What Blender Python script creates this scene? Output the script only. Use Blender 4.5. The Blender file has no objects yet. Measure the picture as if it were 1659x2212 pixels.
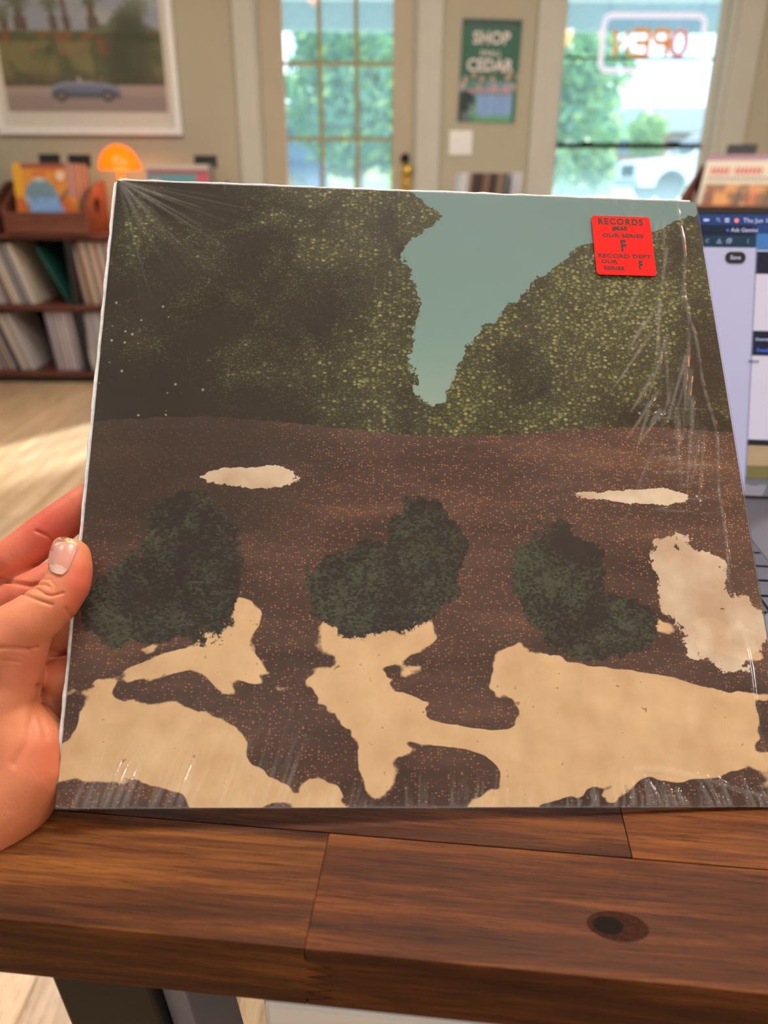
import bpy, bmesh, math, random
import numpy as np
from mathutils import Vector, Matrix, Euler
from mathutils.bvhtree import BVHTree
from mathutils import noise as mnoise

random.seed(7); rng = np.random.default_rng(7)
R = math.radians
col = bpy.context.scene.collection

# ------------------------------------------------------------------ camera
F_PX, PITCH, ROLL, CAM_Z = 1650.0, R(23.4), R(0.3), 1.03
FW = Vector((0, math.cos(PITCH), -math.sin(PITCH)))
UP0 = Vector((0, math.sin(PITCH), math.cos(PITCH)))
RT0 = Vector((1, 0, 0))
RT = RT0*math.cos(ROLL) + UP0*math.sin(ROLL)
UP = -RT0*math.sin(ROLL) + UP0*math.cos(ROLL)
CAM = Vector((0, 0, CAM_Z))
cd = bpy.data.cameras.new('camera')
cam = bpy.data.objects.new('camera', cd); col.objects.link(cam)
cam.matrix_world = Matrix(((RT.x, UP.x, -FW.x, CAM.x), (RT.y, UP.y, -FW.y, CAM.y), (RT.z, UP.z, -FW.z, CAM.z), (0, 0, 0, 1)))
cd.sensor_fit = 'HORIZONTAL'; cd.sensor_width = 36.0; cd.lens = 36.0*F_PX/1659.0
cd.clip_start = 0.02; cd.clip_end = 300
cd.dof.use_dof = True; cd.dof.focus_distance = 0.37; cd.dof.aperture_fstop = 10.0
bpy.context.scene.camera = cam

def at(u, v, depth):
    """a point given by viewing direction (pixel of the 1659x2212 frame) and distance along the view axis"""
    return CAM + (FW + RT*((u-829.5)/F_PX) + UP*((1106-v)/F_PX))*depth

# ------------------------------------------------------------------ world, sun, lamps, exposure
sc = bpy.context.scene
sc.view_settings.view_transform = 'Standard'; sc.view_settings.look = 'None'
sc.view_settings.gamma = 1.0; sc.view_settings.use_curve_mapping = False
sc.view_settings.exposure = 0.36
w = bpy.data.worlds.new('sky'); sc.world = w; w.use_nodes = True
bg = w.node_tree.nodes['Background']; bg.inputs[0].default_value = (0.80, 0.90, 1.0, 1); bg.inputs[1].default_value = 2.7
sd = bpy.data.lights.new('sun', 'SUN'); sd.energy = 17.0; sd.angle = R(4); sd.color = (1, .95, .85)
sun = bpy.data.objects.new('sun', sd); col.objects.link(sun); sun.rotation_euler = Vector((-1.3, -1.9, -.86)).to_track_quat('-Z', 'Y').to_euler(); sun['kind'] = 'helper'

def area(name, loc, rot, size, energy, color, sy=None):
    l = bpy.data.lights.new(name, 'AREA'); l.energy = energy; l.color = color
    l.shape = 'RECTANGLE' if sy else 'DISK'; l.size = size
    if sy: l.size_y = sy
    o = bpy.data.objects.new(name, l); o.location = loc; o.rotation_euler = rot; col.objects.link(o); return o
CEIL = 2.75
LAMPS = [(-1.5, 2.6), (0.3, 2.6), (1.8, 2.6), (-1.5, 0.7), (1.8, 0.7), (-1.9, -1.5), (2.1, -1.5), (0.25, 0.80)]
for x, y in LAMPS:
    area('ceiling_lamp_light', (x, y, CEIL-0.035), (0, 0, 0), .8 if y == .80 else .34, {.80: 32}.get(y, 14 if y > 0 else 7), (1.0, 0.89, 0.76) if y == .80 else (1.0, 0.95, 0.88))
# added cool fill light behind the viewer; the back wall has no window
area('back_fill_light', (0.2, -2.2, 1.75), (R(90), 0, 0), 2.6, 9, (0.86, 0.93, 1.0), 1.5)

# ------------------------------------------------------------------ material helpers
def lin(c):
    return tuple(((v/255)/12.92 if v/255 <= .04045 else ((v/255+.055)/1.055)**2.4) for v in c[:3]) + (1.0,)
def lin3(a):
    a = np.asarray(a, float)/255
    return np.where(a <= .04045, a/12.92, ((a+.055)/1.055)**2.4)
class NT:
    def __init__(s, name):
        s.m = bpy.data.materials.new(name); s.m.use_nodes = True; s.t = s.m.node_tree
        s.b = s.t.nodes['Principled BSDF']; s.out = s.t.nodes['Material Output']
    def n(s, typ, **kw):
        nd = s.t.nodes.new(typ)
        for k, v in kw.items():
            if k.startswith('_'): setattr(nd, k[1:], v)
            else:
                key = int(k[1:]) if k[0] == 'i' and k[1:].isdigit() else k.replace('_', ' ')
                if hasattr(v, 'is_output') : s.t.links.new(v, nd.inputs[key])
                else: nd.inputs[key].default_value = v
        return nd
    def l(s, a, b): s.t.links.new(a, b)
    def set(s, **kw):
        for k, v in kw.items():
            key = k.replace('_', ' ')
            if hasattr(v, 'is_output'): s.l(v, s.b.inputs[key])
            else: s.b.inputs[key].default_value = v
        return s
    def coord(s, scale=(1, 1, 1), kind='Object', rot=(0, 0, 0), loc=(0, 0, 0)):
        tc = s.n('ShaderNodeTexCoord'); mp = s.n('ShaderNodeMapping', Vector=tc.outputs[kind])
        mp.inputs['Scale'].default_value = scale; mp.inputs['Rotation'].default_value = rot; mp.inputs['Location'].default_value = loc
        return mp.outputs[0]
    def noise(s, vec, scale, detail=4, rough=.55, dist=0):
        return s.n('ShaderNodeTexNoise', Vector=vec, Scale=scale, Detail=detail, Roughness=rough, Distortion=dist).outputs['Fac']
    def ramp(s, fac, stops):
        r = s.n('ShaderNodeValToRGB', Fac=fac); e = r.color_ramp.elements
        while len(e) < len(stops): e.new(.5)
        for el, (p, c) in zip(e, stops): el.position = p; el.color = c
        return r.outputs[0]
    def mix(s, fac, a, b, mode='MIX'):
        m = s.t.nodes.new('ShaderNodeMix'); m.data_type = 'RGBA'; m.blend_type = mode
        for sock, v in ((m.inputs[0], fac), (m.inputs[6], a), (m.inputs[7], b)):
            if hasattr(v, 'is_output'): s.l(v, sock)
            else: sock.default_value = v
        return m.outputs[2]
    def math(s, op, a, b=0.0, c=0.0, clamp=False):
        m = s.t.nodes.new('ShaderNodeMath'); m.operation = op; m.use_clamp = clamp
        for i, v in enumerate((a, b, c)):
            if hasattr(v, 'is_output'): s.l(v, m.inputs[i])
            else: m.inputs[i].default_value = v
        return m.outputs[0]
    def schlick(s, f0=.04, k=1.0):
        lw_ = s.n('ShaderNodeLayerWeight', Blend=.5)
        return s.math('MULTIPLY', s.math('ADD', s.math('MULTIPLY', s.math('POWER', lw_.outputs['Facing'], 5.0), 1-f0), f0), k, clamp=True)
    def bump(s, h, strength=.2, dist=.001):
        s.l(s.n('ShaderNodeBump', Height=h, Strength=strength, Distance=dist).outputs[0], s.b.inputs['Normal']); return s

def flat(name, rgb, rough=.5, metal=0, spec=.5, var=.06, scale=30, emit=None, es=0):
    m = NT(name); c = lin(rgb)
    v = m.noise(m.coord(), scale, 3)
    a = tuple(x*(1-var) for x in c[:3])+(1,); b = tuple(min(1, x*(1+var)) for x in c[:3])+(1,)
    m.set(Base_Color=m.ramp(v, [(.35, a), (.65, b)]), Roughness=rough, Metallic=metal)
    m.b.inputs['Specular IOR Level'].default_value = spec
    if emit: m.set(Emission_Color=lin(emit), Emission_Strength=es)
    return m.m
def objcol(name, rough=.6, var=.12, scale=25, stretch=(1, 1, 1), spec=.4):
    """colour of the thing itself comes from its own object colour, with a little wear"""
    m = NT(name); oi = m.n('ShaderNodeObjectInfo')
    v = m.noise(m.coord(stretch), scale, 4)
    k = m.ramp(v, [(.3, (1-var,)*3+(1,)), (.7, (1, 1, 1, 1))])
    m.set(Base_Color=m.mix(1.0, oi.outputs['Color'], k, 'MULTIPLY'), Roughness=rough)
    m.b.inputs['Specular IOR Level'].default_value = spec
    return m.m
def vcol(name, rough=.5, spec=.4, emit=0, coat=0):
    m = NT(name); a = m.n('ShaderNodeVertexColor'); a.layer_name = 'print'
    m.set(Base_Color=a.outputs[0], Roughness=rough); m.b.inputs['Specular IOR Level'].default_value = spec
    if coat: m.set(Coat_Weight=coat, Coat_Roughness=.03)
    if emit: m.set(Base_Color=(0.01, 0.01, 0.01, 1), Emission_Color=a.outputs[0], Emission_Strength=emit)
    return m.m
def wood(name, dark, mid, light, axis=0, rough=.4, scale=1.0, tint=True, bump=.25):
    m = NT(name); oi = m.n('ShaderNodeObjectInfo')
    st = [22, 22, 22]; st[axis] = 1.3
    tc = m.n('ShaderNodeTexCoord')
    off = m.n('ShaderNodeVectorMath', _operation='SCALE'); m.l(oi.outputs['Location'], off.inputs[0]); off.inputs['Scale'].default_value = 3.7
    rnd = m.n('ShaderNodeVectorMath', _operation='ADD'); m.l(tc.outputs['Object'], rnd.inputs[0])
    rr = m.n('ShaderNodeCombineXYZ', X=oi.outputs['Random'], Y=oi.outputs['Random'], Z=oi.outputs['Random']); m.l(rr.outputs[0], rnd.inputs[1])
    mp = m.n('ShaderNodeMapping', Vector=rnd.outputs[0]); mp.inputs['Scale'].default_value = st
    n1 = m.noise(mp.outputs[0], 1.6*scale, 8, .62, 1.2)
    n2 = m.noise(mp.outputs[0], 9*scale, 6, .7, .3)
    st2 = [160, 160, 160]; st2[axis] = 9
    mp2 = m.n('ShaderNodeMapping', Vector=rnd.outputs[0]); mp2.inputs['Scale'].default_value = st2
    pore = m.noise(mp2.outputs[0], 5*scale, 3, .6)
    g = m.math('ADD', m.math('MULTIPLY', n1, .62), m.math('MULTIPLY', n2, .38))
    base = m.ramp(g, [(.36, lin(dark)), (.5, lin(mid)), (.64, lin(light))])
    pr = m.ramp(pore, [(.32, (.35, .3, .3, 1)), (.44, (1, 1, 1, 1))])
    base = m.mix(.75, base, pr, 'MULTIPLY')
    if tint:
        base = m.mix(1.0, base, oi.outputs['Color'], 'MULTIPLY')
    m.set(Base_Color=base, Roughness=rough)
    if 'acacia' in name: m.b.inputs['Specular IOR Level'].default_value = .16
    m.bump(pore, bump, .0006)
    return m.m

M = {}
M['wall'] = flat('cream_wall_paint', (176, 171, 153), .85, var=.02, scale=4)
M['trim'] = flat('white_trim_paint', (190, 190, 182), .55, var=.02, scale=6)
M['doorpaint'] = flat('putty_door_paint', (176, 166, 146), .5, var=.02, scale=6)
M['muntin'] = flat('olive_muntin', (150, 146, 100), .5, var=.05)
M['ceiling'] = flat('ceiling_white', (232, 228, 218), .9, var=.02, scale=3)
M['black'] = flat('black_plastic', (18, 18, 20), .5)
M['blackmetal'] = flat('black_metal', (9, 9, 11), .45, 0, .3)
M['legsheen'] = flat('leg_sheen_grey', (112, 114, 130), .5, 0.2)
M['brass'] = flat('brass', (200, 165, 80), .25, 1.0)
M['white'] = flat('white_plastic', (232, 234, 236), .45, var=.02)
M['paper'] = flat('matte_white_mount', (215, 212, 206), .6, var=.015)
M['shelfblack'] = flat('black_shelf_upright', (22, 24, 30), .55)
M['shelfwood'] = wood('walnut_shelf_wood', (58, 28, 22), (92, 48, 40), (128, 74, 60), 0, .45, 1.0, False, .1)
M['cratewood'] = wood('red_brown_crate_wood', (80, 42, 33), (108, 62, 50), (140, 90, 72), 0, .5, 1.0, False, .1)
M['floorwood'] = wood('pale_oak_floor', (176, 146, 112), (206, 178, 144), (226, 202, 172), 1, .3, .6, True, .1)
M['tablewood'] = wood('dark_acacia_wood', (34, 15, 7), (78, 43, 20), (122, 76, 35), 0, .5, 1.35, True, .35)
M['record'] = objcol('record_sleeve_card', .55, .25, 18, (1, 1, .15))
M['glass'] = None
def glass_mat(name, tint=(1, 1, 1), refl=1.0, haze=0):
    m = NT(name); t = m.t; t.nodes.remove(m.b)
    tr = m.n('ShaderNodeBsdfTransparent', Color=tint+(1,)); gl = m.n('ShaderNodeBsdfGlossy', Roughness=0.02)
    mx = m.n('ShaderNodeMixShader'); m.l(m.schlick(.04, refl), mx.inputs[0]); m.l(tr.outputs[0], mx.inputs[1]); m.l(gl.outputs[0], mx.inputs[2])
    
    if haze:
        tl = m.n('ShaderNodeBsdfTranslucent', Color=(.55, .82, 1, 1)); m2 = m.n('ShaderNodeMixShader'); m2.inputs[0].default_value = haze  # bluish haze of the outdoor glare, put into the pane as translucent colour
        m.l(mx.outputs[0], m2.inputs[1]); m.l(tl.outputs[0], m2.inputs[2]); mx = m2
    m.l(mx.outputs[0], m.out.inputs[0]); return m.m
M['glass'] = glass_mat('window_glass', (.93, .97, 1.0), .8, .10)
M['frameglass'] = glass_mat('picture_glass')

# ------------------------------------------------------------------ mesh helpers
class MB:
    def __init__(s): s.v = []; s.f = []
    def add(s, vs, fs, mat=None):
        o = len(s.v)
        s.v += [tuple(mat @ Vector(v)) if mat else tuple(v) for v in vs]; s.f += [tuple(i+o for i in f) for f in fs]; return s
    def box(s, x0, x1, y0, y1, z0, z1, mat=None):
        vs = [(x, y, z) for z in (z0, z1) for y in (y0, y1) for x in (x0, x1)]
        return s.add(vs, [(0, 2, 3, 1), (4, 5, 7, 6), (0, 1, 5, 4), (2, 6, 7, 3), (0, 4, 6, 2), (1, 3, 7, 5)], mat)
    def prism(s, pts, d0, d1, axes='xz', mat=None):
        """polygon in two axes, extruded along the third"""
        third = ({'x', 'y', 'z'} - set(axes)).pop(); idx = {'x': 0, 'y': 1, 'z': 2}
        vs = []
        for d in (d0, d1):
            for p in pts:
                q = [0, 0, 0]; q[idx[axes[0]]] = p[0]; q[idx[axes[1]]] = p[1]; q[idx[third]] = d; vs.append(q)
        n = len(pts); fs = [tuple(range(n))[::-1], tuple(range(n, 2*n))]
        fs += [(i, (i+1) % n, (i+1) % n+n, i+n) for i in range(n)]
        return s.add(vs, fs, mat)
    def lathe(s, prof, seg=24, c=(0, 0, 0), axis='z', mat=None):
        vs = []; fs = []; n = len(prof)
        for i in range(seg):
            a = 2*math.pi*i/seg
            for r, h in prof:
                p = (r*math.cos(a), r*math.sin(a), h)
                if axis == 'y': p = (p[0], p[2], p[1])
                if axis == 'x': p = (p[2], p[0], p[1])
                vs.append((p[0]+c[0], p[1]+c[1], p[2]+c[2]))
        for i in range(seg):
            j = (i+1) % seg
            for k in range(n-1): fs.append((i*n+k, j*n+k, j*n+k+1, i*n+k+1))
        fs.append(tuple(i*n for i in range(seg))[::-1]); fs.append(tuple(i*n+n-1 for i in range(seg)))
        return s.add(vs, fs, mat)
    def tube(s, pts, r, seg=8, closed=False):
        pts = [Vector(p) for p in pts]; n = len(pts); vs = []; fs = []
        for i, p in enumerate(pts):
            a = pts[(i-1) % n] if (closed or i > 0) else pts[i]; b = pts[(i+1) % n] if (closed or i < n-1) else pts[i]
            t = (b-a).normalized(); u = t.orthogonal().normalized() if i == 0 else (u - t*u.dot(t)).normalized(); v = t.cross(u)
            rr = r[i] if isinstance(r, (list, tuple)) else r
            for k in range(seg):
                an = 2*math.pi*k/seg; vs.append(p + (u*math.cos(an)+v*math.sin(an))*rr)
        for i in range(n if closed else n-1):
            j = (i+1) % n
            for k in range(seg): fs.append((i*seg+k, i*seg+(k+1) % seg, j*seg+(k+1) % seg, j*seg+k))
        if not closed: fs.append(tuple(range(seg))[::-1]); fs.append(tuple((n-1)*seg+k for k in range(seg)))
        return s.add(vs, fs)
    def build(s, name, mat, parent=None, smooth=False, bevel=0, loc=None, rot=None):
        me = bpy.data.meshes.new(name); me.from_pydata([tuple(v) for v in s.v], [], s.f)
        bm = bmesh.new(); bm.from_mesh(me); bmesh.ops.recalc_face_normals(bm, faces=bm.faces)
        if bevel: bmesh.ops.bevel(bm, geom=list(bm.edges), offset=bevel, segments=2, affect='EDGES', profile=.5)
        bm.to_mesh(me); bm.free()
        if mat: me.materials.append(mat)
        if smooth: me.shade_smooth()
        o = bpy.data.objects.new(name, me); col.objects.link(o)
        if parent: o.parent = parent
        if loc is not None: o.location = loc
        if rot is not None: o.rotation_euler = rot
        return o
def empty(name, loc=(0, 0, 0), rot=(0, 0, 0)):
    o = bpy.data.objects.new(name, None); o.location = loc; o.rotation_euler = rot; o.empty_display_size = .05; col.objects.link(o); return o
def tag(o, label=None, cat=None, group=None, kind=None):
    for k, v in (('label', label), ('category', cat), ('group', group), ('kind', kind)):
        if v: o[k] = v
    return o
def struct(o): o['kind'] = 'structure'; return o
def painted(name, w, h, nx, ny, fn, mat, parent=None, thick=.0015, smooth=False):
    """a flat printed sheet in XZ facing -Y, its print held as colours of a fine grid; fn(U, V) -> rgb 0..255 (sRGB)"""
    U, V = np.meshgrid(np.linspace(0, 1, nx), np.linspace(0, 1, ny))
    vs = [(u*w-w/2, 0, v*h) for u, v in zip(U.ravel(), V.ravel())]
    fs = [(j*nx+i, j*nx+i+1, (j+1)*nx+i+1, (j+1)*nx+i) for j in range(ny-1) for i in range(nx-1)]
    b = len(vs); vs += [(x, thick, z) for x, z in ((-w/2, 0), (w/2, 0), (w/2, h), (-w/2, h))]
    c = [0, nx-1, nx*ny-1, nx*(ny-1)]
    fs += [(b+3, b+2, b+1, b)] + [(c[(k+1) % 4], c[k], b+k, b+(k+1) % 4) for k in range(4)]
    me = bpy.data.meshes.new(name); me.from_pydata(vs, [], fs); me.materials.append(mat)
    rgb = lin3(fn(U, V).reshape(-1, 3)); ca = me.color_attributes.new('print', 'FLOAT_COLOR', 'POINT')
    arr = np.ones((len(vs), 4)); arr[:nx*ny, :3] = rgb; arr[nx*ny:, :3] = rgb.mean(0); ca.data.foreach_set('color', arr.ravel())
    o = bpy.data.objects.new(name, me); col.objects.link(o)
    if parent: o.parent = parent
    return o
def fnoise(U, V, sx, sy, seed=0, octv=4):
    r = np.random.default_rng(seed); out = np.zeros_like(U); amp = 1; tot = 0
    for k in range(octv):
        gx, gy = int(sx*2**k)+2, int(sy*2**k)+2; g = r.random((gy+1, gx+1))
        x = U*(gx-1); y = V*(gy-1); xi = x.astype(int); yi = y.astype(int); fx = x-xi; fy = y-yi
        fx = fx*fx*(3-2*fx); fy = fy*fy*(3-2*fy)
        out += amp*((g[yi, xi]*(1-fx)+g[yi, xi+1]*fx)*(1-fy)+(g[yi+1, xi]*(1-fx)+g[yi+1, xi+1]*fx)*fy); tot += amp; amp *= .55
    return out/tot
def paint(img, mask, c, a=1.0):
    m = np.clip(mask, 0, 1)[..., None]*a; img[:] = img*(1-m)+np.array(c, float)*m
def sstep(x, a, b): t = np.clip((x-a)/(b-a), 0, 1); return t*t*(3-2*t)
def text_obj(name, body, size, mat, parent, loc, rot=(R(90), 0, 0), align='CENTER', bold=0, sx=1, depth=.0001, space=1):
    c = bpy.data.curves.new(name, 'FONT'); c.body = body; c.size = size; c.align_x = align; c.align_y = 'CENTER'
    c.offset = bold; c.extrude = depth; c.space_character = space; c.resolution_u = 3
    t = bpy.data.objects.new('tmp_text', c); col.objects.link(t)
    bpy.context.view_layer.update()
    me = bpy.data.meshes.new_from_object(t.evaluated_get(bpy.context.evaluated_depsgraph_get()))
    bpy.data.objects.remove(t); me.materials.clear(); me.materials.append(mat); me.name = name
    for v in me.vertices: v.co.x *= sx
    o = bpy.data.objects.new(name, me); col.objects.link(o); o.parent = parent; o.location = loc; o.rotation_euler = rot
    return o

# ================================================================== ROOM SHELL
XL, XR, YF, YB = -2.95, 2.7, 4.6, -2.3
WT = .14
DX0, DX1, DTOP = -.677, .164, 2.09          # door leaf
WX0, WX1, WZ0, WZ1 = .910, 1.776, .78, 2.32  # window opening
mb = MB()
mb.box(XL-WT, DX0, YF, YF+WT, -.15, CEIL); mb.box(DX0, DX1, YF, YF+WT, DTOP, CEIL); mb.box(DX0, DX1, YF, YF+WT, -.15, 0)
mb.box(DX1, WX0, YF, YF+WT, -.15, CEIL); mb.box(WX0, WX1, YF, YF+WT, -.15, WZ0); mb.box(WX0, WX1, YF, YF+WT, WZ1, CEIL)
mb.box(WX1, XR+WT, YF, YF+WT, -.15, CEIL)
struct(mb.build('wall_front', M['wall']))
struct(MB().box(XL-WT, XL, YB-WT, YF, -.15, CEIL).build('wall_left', M['wall']))
struct(MB().box(XR, XR+WT, YB-WT, YF, -.15, CEIL).build('wall_right', M['wall']))
struct(MB().box(XL, XR, YB-WT, YB, -.15, CEIL).build('wall_back', M['wall']))
struct(MB().box(XL-WT, XR+WT, YB-WT, YF+WT, CEIL, CEIL+.12).build('ceiling', M['ceiling']))
fl = struct(MB().box(XL, XR, YB, YF, -.15, -.013).build('floor', flat('subfloor', (150, 125, 98), .8)))
pw = .145; nx = int(math.ceil((XR-XL)/pw)); protos = []
for L_ in (1.3, 1.7, 2.1): protos.append((L_, MB().box(.001, pw-.001, .001, L_-.001, -.013, 0).build('plank', M['floorwood']).data))
for o in [o for o in bpy.data.objects if o.name.startswith('plank')]: bpy.data.objects.remove(o)
for i in range(nx):
    y = YB - random.random()*1.2
    while y < YF:
        L_, me = random.choice(protos)
        if y + L_ > YB+.05:
            if y + L_ > YF or y < YB or i == nx-1:
                x1 = min(pw, XR-XL-i*pw)-.001
                me = MB().box(.001, x1, max(YB-y, 0)+.001, min(L_, YF-y)-.001, -.013, 0).build('plank', M['floorwood'])
                o = me
            else:
                o = bpy.data.objects.new('plank', me); col.objects.link(o)
            o.location = (XL+i*pw, y, 0); o.parent = fl
            k = .86+.2*random.random(); o.color = (k, k*(.96+.05*random.random()), k*(.92+.1*random.random()), 1)
        y += L_
# baseboards
for n, b in (('baseboard_front', (XL, DX0-.12, YF-.018, YF, 0, .13)), ('baseboard_left', (XL, XL+.018, YB, YF-.018, 0, .13)),
             ('baseboard_right', (XR-.018, XR, YB, YF-.018, 0, .13)), ('baseboard_middle', (DX1+.13, XR-.018, YF-.018, YF, 0, .13))):
    struct(MB().box(*b).build(n, M['trim'], bevel=.003))
# door casing
struct(MB().box(DX0-.113, DX0, YF-.022, YF, 0, DTOP+.11).build('trim_1', M['trim'], bevel=.003))
struct(MB().box(DX1, DX1+.125, YF-.022, YF, 0, DTOP+.11).build('trim_2', M['trim'], bevel=.003))
struct(MB().box(DX0-.113, DX1+.125, YF-.026, YF, DTOP, DTOP+.12).build('trim_3', M['trim'], bevel=.003))
# door leaf
door = struct(empty('door_1', (0, YF+.02, 0)))
GX0, GX1, GZ0, GZ1 = -.541, .035, .17, 1.956
for n, b in (('stile', (DX0+.012, GX0, 0, .04, .01, DTOP-.01)), ('stile', (GX1, DX1-.012, 0, .04, .01, DTOP-.01)),
             ('rail', (GX0, GX1, 0, .04, .01, GZ0)), ('rail', (GX0, GX1, 0, .04, GZ1, DTOP-.01))):
    MB().box(*b).build(n, M['doorpaint'], door, bevel=.002)
cw = (GX1-GX0)/3; chh = (GZ1-GZ0)/5
for i in (1, 2): MB().box(GX0+i*cw-.010, GX0+i*cw+.010, .004, .036, GZ0, GZ1).build('muntin', M['muntin'], door, bevel=.002)
for j in (1, 2, 3, 4): MB().box(GX0, GX1, .006, .034, GZ0+j*chh-.009, GZ0+j*chh+.009).build('muntin', M['muntin'], door, bevel=.002)
for i in range(3):
    for j in range(5):
        MB().box(GX0+i*cw+.008, GX0+(i+1)*cw-.008, .018, .021, GZ0+j*chh+.008, GZ0+(j+1)*chh-.008).build('pane', M['glass'], door)
# hardware
h = MB().box(.088, .140, -.006, .0, .93, 1.12).build('handle_plate', M['brass'], door, bevel=.003)
MB().lathe([(.0, -.028), (.021, -.028), (.024, -.022), (.024, 0)], 20, (.105, 0, 1.148), 'y').build('deadbolt', M['blackmetal'], door, True)
MB().box(.099, .111, -.042, -.026, 1.135, 1.162).build('thumb_turn', M['blackmetal'], door, bevel=.002)
kn = MB().lathe([(.0, -.062), (.014, -.062), (.026, -.052), (.028, -.042), (.018, -.03), (.011, -.022), (.011, -.006)], 24, (.118, 0, 1.088), 'y').build('door_knob', M['brass'], door, True)
MB().tube([(.112, -.03, 1.07), (.11, -.034, 1.0), (.118, -.026, .95)], .006).build('pull_handle', M['brass'], door, True)
# side jambs
struct(MB().box(DX0, DX0+.012, YF, YF+WT, 0, DTOP).build('trim_4', M['trim'])); struct(MB().box(DX1-.012, DX1, YF, YF+WT, 0, DTOP).build('trim_5', M['trim']))

# window
win = struct(empty('window_1', (0, YF, 0)))
for n, b in (('casing', (WX0-.134, WX0, -.022, 0, WZ0-.12, WZ1+.13)), ('casing', (WX1+.02, WX1+.152, -.022, 0, WZ0-.12, WZ1+.13)),
             ('casing', (WX0, WX1+.02, -.022, 0, WZ1, WZ1+.13)), ('sill', (WX0-.15, WX1+.17, -.05, .02, WZ0-.03, WZ0)),
             ('jamb', (WX0, WX0+.012, 0, .12, WZ0, WZ1)), ('jamb', (WX1-.012, WX1+.02, -.01, .12, WZ0, WZ1)),
             ('sash', (WX0+.012, WX0+.024, .04, .075, WZ0, WZ1)), ('sash', (WX1-.05, WX1-.012, .04, .075, WZ0, WZ1)),
             ('sash', (WX0+.02, WX1-.05, .04, .075, WZ1-.04, WZ1)), ('sash', (WX0+.02, WX1-.05, .04, .075, WZ0, WZ0+.05))):
    MB().box(*b).build(n, M['trim'], win, bevel=.0015)
tag(MB().box(WX0+.024, WX1-.05, .036, .078, 1.204, 1.228).build('meeting_rail', M['blackmetal'], win, bevel=.002), 'black meeting rail')
for x in (1.10, 1.57): MB().box(x-.03, x+.03, .028, .05, 1.226, 1.236).build('sash_lock', M['blackmetal'], win, bevel=.002)
MB().box(WX0+.024, WX1-.05, .045, .06, 1.627, 1.637).build('muntin', M['blackmetal'], win)
for z0, z1 in ((WZ0+.05, 1.204), (1.228, 1.627), (1.637, WZ1-.04)):
    MB().box(WX0+.024, WX1-.05, .052, .055, z0, z1).build('pane', M['glass'], win)

# ceiling lamps (fixtures)
lampmat = flat('lamp_diffuser', (255, 235, 205), .5, emit=(255, 214, 160), es=4.0, var=.01)
for k, (x, y) in enumerate(LAMPS):
    t = empty('ceiling_light', (x, y, CEIL)); tag(t, 'round white flush ceiling light, %s' % ('near the front wall at the left', 'before the door', 'near the front wall at the right', 'left of the desk', 'right of the desk', 'behind the viewer at the left', 'behind the viewer at the right', 'over the desk')[k], 'ceiling light', 'flush ceiling lights')
    MB().lathe([(.16, 0), (.20, 0), (.20, -.03), (.17, -.03)], 28).build('ring', M['white'], t, True)
    MB().lathe([(.0, -.02), (.17, -.02), (.17, -.01), (0, -.01)], 28).build('diffuser', lampmat, t)

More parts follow.
